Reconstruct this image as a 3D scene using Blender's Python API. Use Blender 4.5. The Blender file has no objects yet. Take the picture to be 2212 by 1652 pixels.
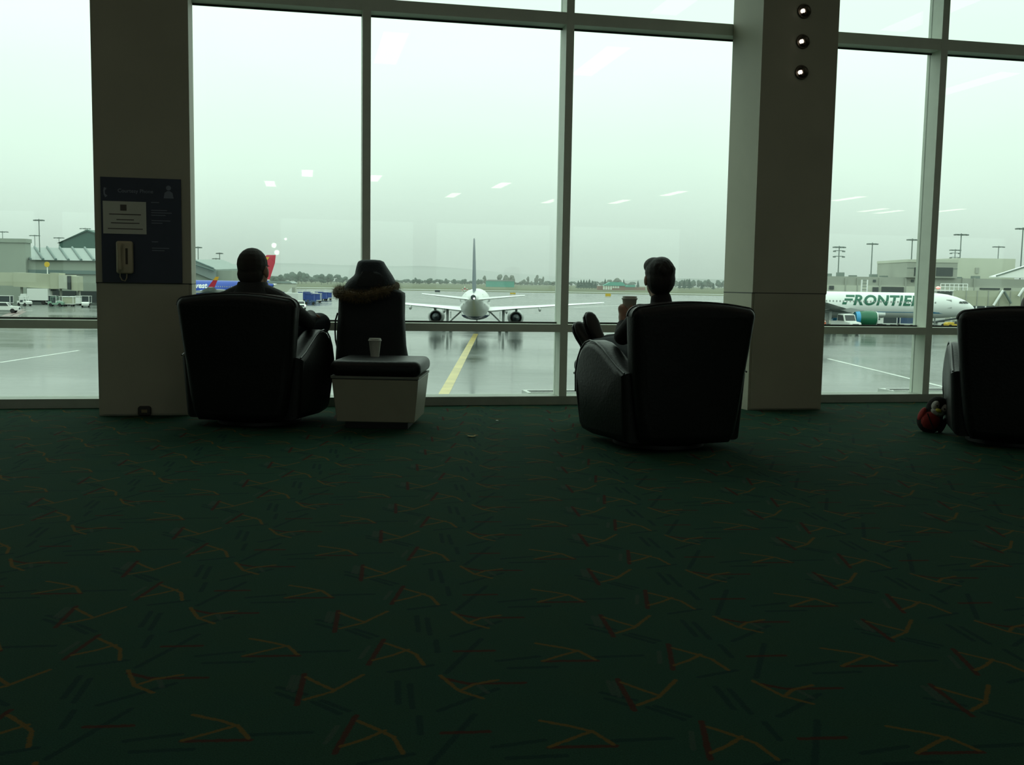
import bpy, bmesh, math, random
from math import sin, cos, pi, radians as R, sqrt, tan
from mathutils import Vector as V, Matrix as M

random.seed(7)
scn = bpy.context.scene
COL = scn.collection

# ------------------------------------------------------------------ camera
YAW = R(11.508)            # the window wall is turned this much from the camera's heading
PITCH, ROLL, FPX = R(5.512), R(0.95), 2200.0
EYE = V((0, 0, 0.93))
fw = V((0, cos(PITCH), -sin(PITCH)))
r0 = V((1, 0, 0)); u0 = r0.cross(fw)
CR = r0 * cos(ROLL) + u0 * sin(ROLL)
CU = u0 * cos(ROLL) - r0 * sin(ROLL)
cam_d = bpy.data.cameras.new('camera')
cam_d.sensor_fit = 'HORIZONTAL'; cam_d.sensor_width = 36
cam_d.lens = FPX / 2212 * 36
cam_d.clip_start = 0.05; cam_d.clip_end = 30000
cam = bpy.data.objects.new('camera', cam_d); COL.objects.link(cam)
cam.matrix_world = M(((CR.x, CU.x, -fw.x, EYE.x), (CR.y, CU.y, -fw.y, EYE.y), (CR.z, CU.z, -fw.z, EYE.z), (0, 0, 0, 1)))
scn.camera = cam

def at(px, py, d):
    """A surveyed point: the sight line through (px, py) of the photograph, d metres ahead."""
    q = fw + CR * ((px - 1106) / FPX) - CU * ((py - 826) / FPX)
    return EYE + q * (d / q.y)
def lat(px, d): return at(px, 620, d).x
def alt(px, py, d): return at(px, py, d).z

# ------------------------------------------------------------------ colour management, world
scn.view_settings.view_transform = 'Standard'
scn.view_settings.look = 'None'
scn.view_settings.exposure = 0.0
scn.view_settings.gamma = 1.0
scn.view_settings.use_curve_mapping = False
try:
    scn.cycles.use_denoising = True
    scn.cycles.sample_clamp_indirect = 6.0
    scn.cycles.max_bounces = 10
    scn.cycles.transparent_max_bounces = 16
    scn.cycles.caustics_reflective = False
    scn.cycles.caustics_refractive = False
except Exception:
    pass

SKY = (0.650, 0.735, 0.672)
w = bpy.data.worlds.new('sky'); scn.world = w; w.use_nodes = True
nt = w.node_tree; N = nt.nodes; L = nt.links; N.clear()
def wn(t, **k):
    n = N.new(t)
    for a, b in k.items(): setattr(n, a, b)
    return n
tc = wn('ShaderNodeTexCoord'); sep = wn('ShaderNodeSeparateXYZ'); L.new(tc.outputs['Generated'], sep.inputs[0])
def wm(op, a, b=None, clamp=False):
    n = wn('ShaderNodeMath', operation=op); n.use_clamp = clamp
    for i, x in enumerate((a, b)):
        if x is None: continue
        if isinstance(x, (int, float)): n.inputs[i].default_value = x
        else: L.new(x, n.inputs[i])
    return n.outputs[0]
s_el = wm('MAXIMUM', sep.outputs['Z'], 0.0)
e = wm('POWER', 2.71828, wm('MULTIPLY', s_el, -3.4))
lum = wm('ADD', 1.0, wm('MULTIPLY', wm('SUBTRACT', 1.0, e), 1.55))
noi = wn('ShaderNodeTexNoise'); noi.inputs['Scale'].default_value = 2.6; noi.inputs['Detail'].default_value = 4
mpv = wn('ShaderNodeMapping'); mpv.inputs['Scale'].default_value = (1, 1, 3.2)
L.new(tc.outputs['Generated'], mpv.inputs[0]); L.new(mpv.outputs[0], noi.inputs['Vector'])
lum = wm('MULTIPLY', lum, wm('ADD', 0.93, wm('MULTIPLY', noi.outputs['Fac'], 0.14)))
ground_w = wm('MULTIPLY', wm('GREATER_THAN', sep.outputs['Z'], -0.02), 1.0)
lum = wm('MULTIPLY', lum, wm('ADD', 0.25, wm('MULTIPLY', ground_w, 0.75)))
bg = wn('ShaderNodeBackground'); bg.inputs['Color'].default_value = (*SKY, 1)
L.new(lum, bg.inputs['Strength'])
out = wn('ShaderNodeOutputWorld'); L.new(bg.outputs[0], out.inputs[0])

# ------------------------------------------------------------------ materials
def mat(name, col, rough=0.6, metal=0.0, var=0.12, scale=8.0, bump=0.0, spec=0.5, coat=0.0):
    m = bpy.data.materials.new(name); m.use_nodes = True
    t = m.node_tree; b = t.nodes['Principled BSDF']
    b.inputs['Roughness'].default_value = rough
    b.inputs['Metallic'].default_value = metal
    b.inputs['Specular IOR Level'].default_value = spec
    if coat: b.inputs['Coat Weight'].default_value = coat
    tcn = t.nodes.new('ShaderNodeTexCoord')
    nz = t.nodes.new('ShaderNodeTexNoise'); nz.inputs['Scale'].default_value = scale; nz.inputs['Detail'].default_value = 5
    t.links.new(tcn.outputs['Object'], nz.inputs['Vector'])
    mr = t.nodes.new('ShaderNodeMapRange')
    mr.inputs['From Min'].default_value = 0.25; mr.inputs['From Max'].default_value = 0.75
    mr.inputs['To Min'].default_value = 1 - var; mr.inputs['To Max'].default_value = 1 + var
    t.links.new(nz.outputs['Fac'], mr.inputs['Value'])
    mx = t.nodes.new('ShaderNodeVectorMath'); mx.operation = 'SCALE'
    mx.inputs[0].default_value = col
    t.links.new(mr.outputs['Result'], mx.inputs['Scale'])
    t.links.new(mx.outputs[0], b.inputs['Base Color'])
    if bump:
        bp = t.nodes.new('ShaderNodeBump'); bp.inputs['Strength'].default_value = bump; bp.inputs['Distance'].default_value = 0.01
        n2 = t.nodes.new('ShaderNodeTexNoise'); n2.inputs['Scale'].default_value = scale * 12
        t.links.new(tcn.outputs['Object'], n2.inputs['Vector'])
        t.links.new(n2.outputs['Fac'], bp.inputs['Height']); t.links.new(bp.outputs[0], b.inputs['Normal'])
    return m

def emat(name, col, strength):
    m = bpy.data.materials.new(name); m.use_nodes = True
    b = m.node_tree.nodes['Principled BSDF']
    b.inputs['Base Color'].default_value = (0.8, 0.8, 0.8, 1)
    b.inputs['Emission Color'].default_value = (*col, 1); b.inputs['Emission Strength'].default_value = strength
    return m

def glass(name, tint):
    m = bpy.data.materials.new(name); m.use_nodes = True
    t = m.node_tree; t.nodes.clear(); nn = t.nodes.new; lk = t.links.new
    o = nn('ShaderNodeOutputMaterial'); mix = nn('ShaderNodeMixShader')
    tr = nn('ShaderNodeBsdfTransparent'); gl = nn('ShaderNodeBsdfGlossy')
    tr.inputs['Color'].default_value = (*tint, 1); gl.inputs['Roughness'].default_value = 0.0
    g = nn('ShaderNodeNewGeometry'); dt = nn('ShaderNodeVectorMath'); dt.operation = 'DOT_PRODUCT'
    lk(g.outputs['Incoming'], dt.inputs[0]); lk(g.outputs['Normal'], dt.inputs[1])
    def mm(op, a, b=None):
        n = nn('ShaderNodeMath'); n.operation = op
        for i, x in enumerate((a, b)):
            if x is None: continue
            if isinstance(x, (int, float)): n.inputs[i].default_value = x
            else: lk(x, n.inputs[i])
        return n.outputs[0]
    c = mm('ABSOLUTE', dt.outputs['Value'])
    sch = mm('ADD', 0.035, mm('MULTIPLY', 0.9, mm('POWER', mm('SUBTRACT', 1.0, c), 5.0)))
    lk(sch, mix.inputs[0]); lk(tr.outputs[0], mix.inputs[1]); lk(gl.outputs[0], mix.inputs[2]); lk(mix.outputs[0], o.inputs[0])
    return m

def zone_mat(name, axis, stops, rough=0.35, coord='Object'):
    """Painted livery: colour bands along one object axis; stops = [(value, colour), ...] (colour from that value on)."""
    m = bpy.data.materials.new(name); m.use_nodes = True
    t = m.node_tree; b = t.nodes['Principled BSDF']; b.inputs['Roughness'].default_value = rough
    tcn = t.nodes.new('ShaderNodeTexCoord'); sp = t.nodes.new('ShaderNodeSeparateXYZ')
    t.links.new(tcn.outputs[coord], sp.inputs[0])
    lo, hi = stops[0][0] - 1, stops[-1][0] + 1
    mr = t.nodes.new('ShaderNodeMapRange'); mr.inputs['From Min'].default_value = lo; mr.inputs['From Max'].default_value = hi
    t.links.new(sp.outputs[axis], mr.inputs['Value'])
    cr = t.nodes.new('ShaderNodeValToRGB'); cr.color_ramp.interpolation = 'CONSTANT'
    el = cr.color_ramp.elements
    el[0].position = 0; el[0].color = (*stops[0][1], 1)
    el[1].position = (stops[1][0] - lo) / (hi - lo); el[1].color = (*stops[1][1], 1)
    for v, c in stops[2:]:
        q = el.new((v - lo) / (hi - lo)); q.color = (*c, 1)
    t.links.new(mr.outputs[0], cr.inputs[0]); t.links.new(cr.outputs[0], b.inputs['Base Color'])
    return m

MT = dict(
    leather=mat('black_leather', (0.0065, 0.0075, 0.0075), 0.42, var=0.25, scale=5, bump=0.15, spec=0.32),
    leather_edge=mat('leather_piping', (0.03, 0.033, 0.033), 0.32),
    plastic_black=mat('black_plastic', (0.012, 0.012, 0.012), 0.5),
    laminate=mat('cream_laminate', (0.33, 0.32, 0.24), 0.45, var=0.05),
    laminate_edge=mat('grey_trim', (0.20, 0.21, 0.18), 0.5),
    column=mat('column_panel', (0.43, 0.42, 0.32), 0.55, var=0.06, scale=3),
    column_dark=mat('column_core', (0.16, 0.16, 0.13), 0.6),
    alum=mat('window_aluminium', (0.78, 0.84, 0.74), 0.5, 0.0, var=0.05),
    gasket=mat('black_gasket', (0.03, 0.035, 0.03), 0.6),
    sill=mat('sill_metal', (0.42, 0.46, 0.40), 0.5, 0.0),
    ceil=mat('ceiling_tile', (0.42, 0.42, 0.38), 0.9),
    wall=mat('hall_wall', (0.22, 0.21, 0.18), 0.8),
    steel=mat('brushed_steel', (0.55, 0.56, 0.55), 0.3, 0.9),
    white_metal=mat('white_painted_metal', (0.78, 0.80, 0.78), 0.4),
    paper=mat('white_paper', (0.62, 0.64, 0.56), 0.7, var=0.04),
    paper_lid=mat('lid_plastic', (0.62, 0.64, 0.58), 0.4, var=0.03),
    ink=mat('grey_ink', (0.10, 0.09, 0.08), 0.7),
    sleeve_card=mat('cup_sleeve', (0.30, 0.20, 0.10), 0.8),
    board=mat('navy_board', (0.035, 0.045, 0.075), 0.45),
    print_blue=mat('pale_blue_print', (0.22, 0.25, 0.32), 0.6),
    phone=mat('beige_phone', (0.50, 0.44, 0.30), 0.4),
    phone_dark=mat('phone_recess', (0.05, 0.04, 0.02), 0.5),
    skin=mat('skin', (0.42, 0.25, 0.17), 0.5, scale=20),
    hair=mat('dark_hair', (0.010, 0.008, 0.006), 0.6, bump=0.5, scale=30),
    hair_short=mat('cropped_hair', (0.030, 0.026, 0.020), 0.75, bump=0.6, scale=40),
    hair_brown=mat('brown_hair', (0.030, 0.014, 0.006), 0.55, bump=0.5, scale=30),
    eye=mat('eye', (0.02, 0.02, 0.02), 0.2),
    jacket=mat('black_jacket', (0.012, 0.014, 0.015), 0.75, bump=0.3),
    sweater=mat('dark_sweater', (0.014, 0.013, 0.014), 0.9, bump=0.3, scale=20),
    jeans=mat('dark_jeans', (0.014, 0.022, 0.028), 0.85, bump=0.3, scale=25),
    shoe=mat('black_shoe', (0.010, 0.010, 0.009), 0.5),
    parka=mat('dark_parka', (0.011, 0.015, 0.017), 0.8, bump=0.3),
    parka_hood=mat('dark_blue_parka_hood', (0.014, 0.022, 0.030), 0.75, bump=0.3),
    fur=mat('brown_fur', (0.115, 0.080, 0.036), 0.9, var=0.5, scale=30),
    case=mat('dark_suitcase', (0.014, 0.014, 0.015), 0.6, bump=0.2),
    plush_black=mat('black_plush', (0.015, 0.012, 0.012), 0.95, bump=0.4),
    plush_white=mat('white_plush', (0.55, 0.52, 0.48), 0.95, bump=0.4),
    plush_red=mat('red_fabric', (0.30, 0.02, 0.015), 0.85, bump=0.3),
    plush_yellow=mat('yellow_felt', (0.50, 0.42, 0.04), 0.8),
    strap=mat('grey_pink_strap', (0.22, 0.16, 0.15), 0.8),
    brass=mat('outlet_metal', (0.22, 0.17, 0.09), 0.45, 0.6),
    outlet=mat('outlet_box', (0.03, 0.028, 0.024), 0.6),
    leaf=mat('dry_leaf', (0.45, 0.36, 0.12), 0.8),
    lamp_metal=mat('bronze_lamp_metal', (0.10, 0.085, 0.06), 0.35, 0.6),
    lamp_on=emat('lamp_glow', (1.0, 0.88, 0.76), 1.3),
    troffer=emat('ceiling_light_panel', (1.0, 0.88, 0.74), 5.5),
    troffer_fill=emat('fill_light_panel', (1.0, 0.95, 0.76), 1.7),
    globe=emat('globe_glow', (1.0, 0.98, 0.88), 9.0),
    pane=glass('window_glass', (0.915, 0.985, 0.945)),
    pane_top=glass('window_glass_upper', (0.86, 0.93, 0.895)),
)

# ------------------------------------------------------------------ mesh helpers
class MB:
    def __init__(s): s.v = []; s.f = []
    def add(s, vs, fs):
        o = len(s.v); s.v += [tuple(x) for x in vs]; s.f += [tuple(i + o for i in q) for q in fs]; return s
    def bx(s, x0, x1, y0, y1, z0, z1):
        return s.add([(x0, y0, z0), (x1, y0, z0), (x1, y1, z0), (x0, y1, z0), (x0, y0, z1), (x1, y0, z1), (x1, y1, z1), (x0, y1, z1)],
                     [(0, 3, 2, 1), (4, 5, 6, 7), (0, 1, 5, 4), (1, 2, 6, 5), (2, 3, 7, 6), (3, 0, 4, 7)])
    def loft(s, rings, cap=True):
        n = len(rings[0]); vs = [p for r in rings for p in r]; fs = []
        for i in range(len(rings) - 1):
            for j in range(n):
                k = (j + 1) % n
                fs.append((i * n + j, i * n + k, (i + 1) * n + k, (i + 1) * n + j))
        if cap:
            fs.append(tuple(reversed(range(n)))); m = (len(rings) - 1) * n; fs.append(tuple(range(m, m + n)))
        return s.add(vs, fs)
    def tube(s, pts, r, n=8):
        pts = [V(p) for p in pts]; rs = r if isinstance(r, (list, tuple)) else [r] * len(pts)
        rings = []; up = None
        for i, p in enumerate(pts):
            t = (pts[min(i + 1, len(pts) - 1)] - pts[max(i - 1, 0)]).normalized()
            if up is None:
                up = V((0, 0, 1)) if abs(t.z) < 0.9 else V((1, 0, 0))
            a = t.cross(up).normalized(); b = a.cross(t).normalized(); up = b
            rings.append([p + (a * cos(2 * pi * j / n) + b * sin(2 * pi * j / n)) * rs[i] for j in range(n)])
        return s.loft(rings)
    def cap(s, p0, r0_, p1, r1_, n=14):
        """A capsule that tapers from radius r0_ at p0 to r1_ at p1."""
        p0, p1 = V(p0), V(p1); d = p1 - p0; ln = d.length
        t = d / ln if ln > 1e-6 else V((0, 0, 1))
        pts, rs = [], []
        for k in range(1, 5):
            a = pi / 2 * k / 5; pts.append(p0 - t * r0_ * cos(a)); rs.append(r0_ * sin(a))
        pts += [p0, p1]; rs += [r0_, r1_]
        for k in range(4, 0, -1):
            a = pi / 2 * k / 5; pts.append(p1 + t * r1_ * cos(a)); rs.append(r1_ * sin(a))
        return s.tube(pts, rs, n)
    def ell(s, c, r, rot=None, nu=16, nv=10):
        c = V(c); r = r if isinstance(r, (tuple, list)) else (r, r, r); mtx = rot or M.Identity(3)
        rings = []
        for i in range(1, nv):
            a = pi * i / nv
            rings.append([c + mtx @ V((r[0] * sin(a) * cos(2 * pi * j / nu), r[1] * sin(a) * sin(2 * pi * j / nu), -r[2] * cos(a))) for j in range(nu)])
        o = len(s.v); s.loft(rings, cap=False)
        b = len(s.v); s.v += [tuple(c + mtx @ V((0, 0, -r[2]))), tuple(c + mtx @ V((0, 0, r[2])))]
        m = o + (nv - 2) * nu
        for j in range(nu):
            k = (j + 1) % nu
            s.f.append((b, o + k, o + j)); s.f.append((b + 1, m + j, m + k))
        return s
    def lathe(s, prof, c=(0, 0, 0), n=24, rot=None):
        """prof = [(radius, height), ...] turned about the local z axis."""
        c = V(c); mtx = rot or M.Identity(3)
        return s.loft([[c + mtx @ V((q[0] * cos(2 * pi * j / n), q[0] * sin(2 * pi * j / n), q[1])) for j in range(n)] for q in prof])
    def prism(s, poly, a0, a1, axis='y'):
        def p3(p, a): return {'y': (p[0], a, p[1]), 'x': (a, p[0], p[1]), 'z': (p[0], p[1], a)}[axis]
        return s.loft([[p3(p, a0) for p in poly], [p3(p, a1) for p in poly]])
    def pillow(s, poly, a0, a1, r, axis='y', steps=4):
        """An outline extruded along an axis with its two edges rounded by r."""
        def off(d):
            n = len(poly); o = []
            ar = sum(poly[i][0] * poly[(i + 1) % n][1] - poly[(i + 1) % n][0] * poly[i][1] for i in range(n))
            sg = 1 if ar > 0 else -1
            for i in range(n):
                a, b, c = V(poly[i - 1]), V(poly[i]), V(poly[(i + 1) % n])
                n1 = V(((b - a).y, -(b - a).x)).normalized(); n2 = V(((c - b).y, -(c - b).x)).normalized()
                m_ = n1 + n2
                m_ = m_ / max(0.35, m_.length_squared / 2) if m_.length > 1e-6 else n1
                o.append(b - m_ * d * sg)
            return o
        def p3(p, a): return {'y': (p[0], a, p[1]), 'x': (a, p[0], p[1]), 'z': (p[0], p[1], a)}[axis]
        sgn = 1 if a1 > a0 else -1; rr, r2 = [], []
        for k in range(steps + 1):
            t = pi / 2 * k / steps            # 0: the flat face, inset by r; pi/2: the full outline
            ins = off(r * (1 - sin(t))); dp = sgn * r * (1 - cos(t))
            rr.append([p3(p, a0 + dp) for p in ins]); r2.insert(0, [p3(p, a1 - dp) for p in ins])
        return s.loft(rr + r2)
    def xf(s, fn):
        s.v = [tuple(fn(V(p))) for p in s.v]; return s
    def build(s, name, m, parent=None, smooth=35, bevel=0.0, seg=2):
        me = bpy.data.meshes.new(name); me.from_pydata(s.v, [], s.f); me.validate()
        bm = bmesh.new(); bm.from_mesh(me)
        bmesh.ops.recalc_face_normals(bm, faces=bm.faces)
        if bevel:
            bmesh.ops.bevel(bm, geom=list(bm.edges), offset=bevel, segments=seg, affect='EDGES', clamp_overlap=True)
        bm.to_mesh(me); bm.free()
        me.materials.append(m)
        if smooth:
            me.polygons.foreach_set('use_smooth', [True] * len(me.polygons))
            me.set_sharp_from_angle(angle=R(smooth))
        return obj(name, me, parent)

def obj(name, me, parent=None):
    o = bpy.data.objects.new(name, me); COL.objects.link(o)
    if parent is not None: o.parent = parent
    return o
def tag(o, label, cat, group=None, kind=None):
    o['label'] = label; o['category'] = cat
    if group: o['group'] = group
    if kind: o['kind'] = kind
    return o
def thing(name, label, cat, loc=(0, 0, 0), rz=0.0, group=None):
    o = bpy.data.objects.new(name, None); COL.objects.link(o)
    o.location = loc; o.rotation_euler = (0, 0, rz); o.empty_display_size = 0.1
    return tag(o, label, cat, group)
def setting(name, rz=0.0):
    o = bpy.data.objects.new(name, None); COL.objects.link(o); o.rotation_euler = (0, 0, rz); o['kind'] = 'structure'; return o
def dup(o, parent=None):
    c = o.copy(); COL.objects.link(c)
    if parent is not None: c.parent = parent
    for ch in list(o.children): dup(ch, c)
    return c
def organic(mb, name, m, parent, voxel=0.01, smooth=4):
    """One continuous skin over overlapping volumes."""
    o = mb.build(name, m, parent, smooth=None)
    rm = o.modifiers.new('remesh', 'REMESH'); rm.mode = 'VOXEL'; rm.voxel_size = voxel; rm.use_smooth_shade = True
    sm = o.modifiers.new('smooth', 'SMOOTH'); sm.factor = 0.5; sm.iterations = smooth
    return o
def rrect(w, h, r, n=5, cx=0, cy=0):
    o = []
    for (sx, sy, a0) in ((1, 1, 0), (-1, 1, 90), (-1, -1, 180), (1, -1, 270)):
        for k in range(n + 1):
            a = R(a0 + 90 * k / n); o.append((cx + sx * (w / 2 - r) + r * cos(a), cy + sy * (h / 2 - r) + r * sin(a)))
    return o
def text_mb(txt, size, fn, bold=0.0, shear=0.0, spacing=1.0, slices=0, depth=0.0, align='LEFT'):
    """Lettering as geometry; fn maps the flat (x, y, z) of the text to its place."""
    cu = bpy.data.curves.new('lettering', 'FONT'); cu.body = txt; cu.size = size; cu.offset = bold; cu.shear = shear
    cu.space_character = spacing; cu.align_x = align; cu.resolution_u = 4; cu.extrude = depth
    ob = bpy.data.objects.new('lettering', cu); COL.objects.link(ob)
    dg = bpy.context.evaluated_depsgraph_get()
    me = bpy.data.meshes.new_from_object(ob.evaluated_get(dg))
    bm = bmesh.new(); bm.from_mesh(me)
    for k in range(1, slices):
        bmesh.ops.bisect_plane(bm, geom=bm.verts[:] + bm.edges[:] + bm.faces[:], plane_co=(0, size * k / slices, 0), plane_no=(0, 1, 0))
    bm.verts.index_update()
    mb = MB(); mb.add([fn(v.co) for v in bm.verts], [[v.index for v in f.verts] for f in bm.faces])
    bm.free(); bpy.data.objects.remove(ob); bpy.data.curves.remove(cu); bpy.data.meshes.remove(me)
    return mb
def b2h(x, y, z=0.0):
    """Building frame (x along the window wall, y outwards) to world."""
    return V((x * cos(YAW) - y * sin(YAW), x * sin(YAW) + y * cos(YAW), z))

# ================================================================== THE HALL
W = 7.67                     # distance of the mullion faces along the building's y axis
GL = W + 0.14                # glass line
COLS = (-5.74, -1.06, 3.62, 8.30)
CH = 4.30

# ---- carpet: the woven pattern repeats every 0.744 x 0.472 m
def carpet():
    m = bpy.data.materials.new('patterned_carpet'); m.use_nodes = True
    t = m.node_tree; b = t.nodes['Principled BSDF']; nn = t.nodes.new; lk = t.links.new
    b.inputs['Roughness'].default_value = 0.92; b.inputs['Specular IOR Level'].default_value = 0.045
    TX, TY = 0.744, 0.472
    tcn = nn('ShaderNodeTexCoord')
    nz = nn('ShaderNodeTexNoise'); nz.inputs['Scale'].default_value = 90; nz.inputs['Detail'].default_value = 2
    lk(tcn.outputs['Object'], nz.inputs['Vector'])
    def vm(op, *a, s=None):
        n = nn('ShaderNodeVectorMath'); n.operation = op
        for i, x in enumerate(a):
            if isinstance(x, (tuple, list)): n.inputs[i].default_value = x
            else: lk(x, n.inputs[i])
        if s is not None:
            if isinstance(s, (int, float)): n.inputs['Scale'].default_value = s
            else: lk(s, n.inputs['Scale'])
        return n
    def mm(op, a, b_=None, c=None, clamp=False):
        n = nn('ShaderNodeMath'); n.operation = op; n.use_clamp = clamp
        for i, x in enumerate((a, b_, c)):
            if x is None: continue
            if isinstance(x, (int, float)): n.inputs[i].default_value = x
            else: lk(x, n.inputs[i])
        return n.outputs[0]
    jit = vm('SCALE', vm('SUBTRACT', nz.outputs['Color'], (0.5, 0.5, 0.5)).outputs[0], s=0.008)
    p = vm('ADD', tcn.outputs['Object'], jit.outputs[0])
    p = vm('MULTIPLY', p.outputs[0], (1, 1, 0))
    def seg(a, c, wd):
        cx, cy = (a[0] + c[0]) / 2, (a[1] + c[1]) / 2
        dx, dy = c[0] - a[0], c[1] - a[1]; l2 = dx * dx + dy * dy
        q = vm('SUBTRACT', p.outputs[0], (cx, cy, 0))
        q = vm('WRAP', q.outputs[0], (TX / 2, TY / 2, 1), (-TX / 2, -TY / 2, -1))
        h = vm('DOT_PRODUCT', q.outputs[0], (dx / l2, dy / l2, 0)).outputs['Value']
        h = mm('MINIMUM', mm('MAXIMUM', h, -0.5), 0.5)
        d = vm('LENGTH', vm('SUBTRACT', q.outputs[0], vm('SCALE', (dx, dy, 0), s=h).outputs[0]).outputs[0]).outputs['Value']
        return mm('SUBTRACT', 1.0, mm('DIVIDE', d, wd), clamp=True)
    def strokes(lines, wd):
        acc = None
        for ln in lines:
            for a, c in zip(ln, ln[1:]):
                v = seg(a, c, wd); acc = v if acc is None else mm('MAXIMUM', acc, v)
        return mm('MULTIPLY', acc, 2.2, clamp=True)
    yellow = strokes([[(-.475, 2.324), (-.437, 2.286), (-.400, 2.253)], [(-.452, 2.193), (-.398, 2.240), (-.370, 2.293), (-.343, 2.343)],
                      [(-.316, 2.087), (-.266, 2.046), (-.231, 2.013), (-.204, 1.941)], [(-.332, 1.966), (-.290, 2.0), (-.253, 2.043)],
                      [(-.159, 2.347), (-.109, 2.256), (-.054, 2.217)], [(-.109, 2.256), (-.077, 2.297), (-.023, 2.325)],
                      [(.073, 2.576), (.144, 2.547), (.184, 2.523), (.219, 2.468)], [(.088, 2.452), (.145, 2.50), (.18, 2.528)]], 0.0068)
    red = strokes([[(-.482, 2.342), (-.462, 2.165)], [(-.324, 2.113), (-.339, 1.937)], [(-.151, 2.329), (-.091, 2.30), (.04, 2.31)],
                   [(.088, 2.450), (.224, 2.461)], [(-.133, 2.508), (-.037, 2.518)]], 0.0085)
    dark = strokes([[(-.526, 2.26), (-.454, 2.221)], [(-.519, 2.227), (-.464, 2.188)], [(-.43, 2.182), (-.361, 2.122)], [(-.412, 2.19), (-.345, 2.138)],
                    [(-.523, 2.485), (-.404, 2.501)], [(-.283, 2.364), (-.185, 2.411)], [(-.148, 2.146), (-.022, 2.273)], [(-.146, 2.365), (-.07, 2.60)],
                    [(-.025, 2.447), (.078, 2.482)], [(.005, 2.40), (.119, 2.415)], [(-.256, 2.306), (-.24, 2.181)], [(-.226, 2.29), (-.207, 2.159)],
                    [(-.188, 2.586), (-.177, 2.501)]], 0.0095)
    grey = strokes([[(-.505, 2.33), (-.50, 2.25)], [(-.492, 2.325), (-.488, 2.24)], [(-.355, 2.06), (-.365, 1.98)], [(-.07, 2.30), (-.045, 2.25)]], 0.008)
    n2 = nn('ShaderNodeTexNoise'); n2.inputs['Scale'].default_value = 260; n2.inputs['Detail'].default_value = 3; lk(tcn.outputs['Object'], n2.inputs['Vector'])
    n3 = nn('ShaderNodeTexNoise'); n3.inputs['Scale'].default_value = 5; n3.inputs['Detail'].default_value = 4; lk(tcn.outputs['Object'], n3.inputs['Vector'])
    cur = None
    base = nn('ShaderNodeMix'); base.data_type = 'RGBA'; lk(n3.outputs['Fac'], base.inputs['Factor'])
    base.inputs['A'].default_value = (0.0135, 0.055, 0.038, 1); base.inputs['B'].default_value = (0.021, 0.056, 0.028, 1)
    cur = base.outputs['Result']
    for fac, c, k in ((dark, (0.008, 0.030, 0.026), 0.75), (grey, (0.042, 0.066, 0.05), 0.6), (red, (0.060, 0.010, 0.007), 0.8), (yellow, (0.125, 0.074, 0.014), 0.85)):
        mx = nn('ShaderNodeMix'); mx.data_type = 'RGBA'; lk(mm('MULTIPLY', fac, k), mx.inputs['Factor'])
        lk(cur, mx.inputs['A']); mx.inputs['B'].default_value = (*c, 1); cur = mx.outputs['Result']
    sc = nn('ShaderNodeVectorMath'); sc.operation = 'SCALE'; lk(cur, sc.inputs[0]); lk(mm('ADD', 0.55, mm('MULTIPLY', n2.outputs['Fac'], 0.9)), sc.inputs['Scale'])
    lk(sc.outputs[0], b.inputs['Base Color'])
    bp = nn('ShaderNodeBump'); bp.inputs['Strength'].default_value = 0.5; bp.inputs['Distance'].default_value = 0.004
    lk(n2.outputs['Fac'], bp.inputs['Height']); lk(bp.outputs[0], b.inputs['Normal'])
    return m
MT['carpet'] = carpet()

HX0, HX1, HY0 = -22.0, 34.0, -28.0
def hall_slab(name, z0, z1, m, y1=8.05):
    q = MB(); c = [b2h(HX0, HY0), b2h(HX1, HY0), b2h(HX1, y1), b2h(HX0, y1)]
    q.loft([[V((p.x, p.y, z0)) for p in c], [V((p.x, p.y, z1)) for p in c]])
    o = q.build(name, m, None, smooth=None); o['kind'] = 'structure'; return o
hall_slab('floor', -0.30, 0.0, MT['carpet'])
hall_slab('ceiling', CH, CH + 0.3, MT['ceil'])
for nm, bxs in (('wall_left', (HX0 - 0.2, HX0, HY0, 8.05, 0, CH)), ('wall_right', (HX1, HX1 + 0.2, HY0, 8.05, 0, CH))):
    o = MB().bx(*bxs).build(nm, MT['wall'], None, smooth=None); o['kind'] = 'structure'; o.rotation_euler = (0, 0, YAW)
wb = setting('wall_back', YAW)          # unseen back wall; its windows are added to light the columns
MB().bx(HX0, HX1, HY0 - 0.2, HY0, 0, 0.7).build('lower_wall', MT['wall'], wb, smooth=None)
MB().bx(HX0, HX1, HY0 - 0.2, HY0, 3.5, CH).build('upper_wall', MT['wall'], wb, smooth=None)
piers = [(-22, -21), (-16.5, -15.5), (-10.5, -9.5), (-4.4, -1.0), (4.5, 5.5), (10.5, 11.5), (16.5, 17.5), (22.5, 23.5), (28, 29), (33, 34)]
for xa, xb in piers: MB().bx(xa, xb, HY0 - 0.2, HY0, 0.7, 3.5).build('pier', MT['wall'], wb, smooth=None)
for (xa, xb), (xc, xd) in zip(piers, piers[1:]): MB().bx(xb, xc, HY0 - 0.12, HY0 - 0.10, 0.7, 3.5).build('pane', MT['pane_top'], wb, smooth=None)
for i, (xa, xb) in enumerate(((HX0, -10.4), (12.9, HX1))):
    o = MB().bx(xa, xb, W, 8.0, 0, CH).build('wall_front', MT['wall'], None, smooth=None); o['kind'] = 'structure'; o.rotation_euler = (0, 0, YAW)

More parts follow.
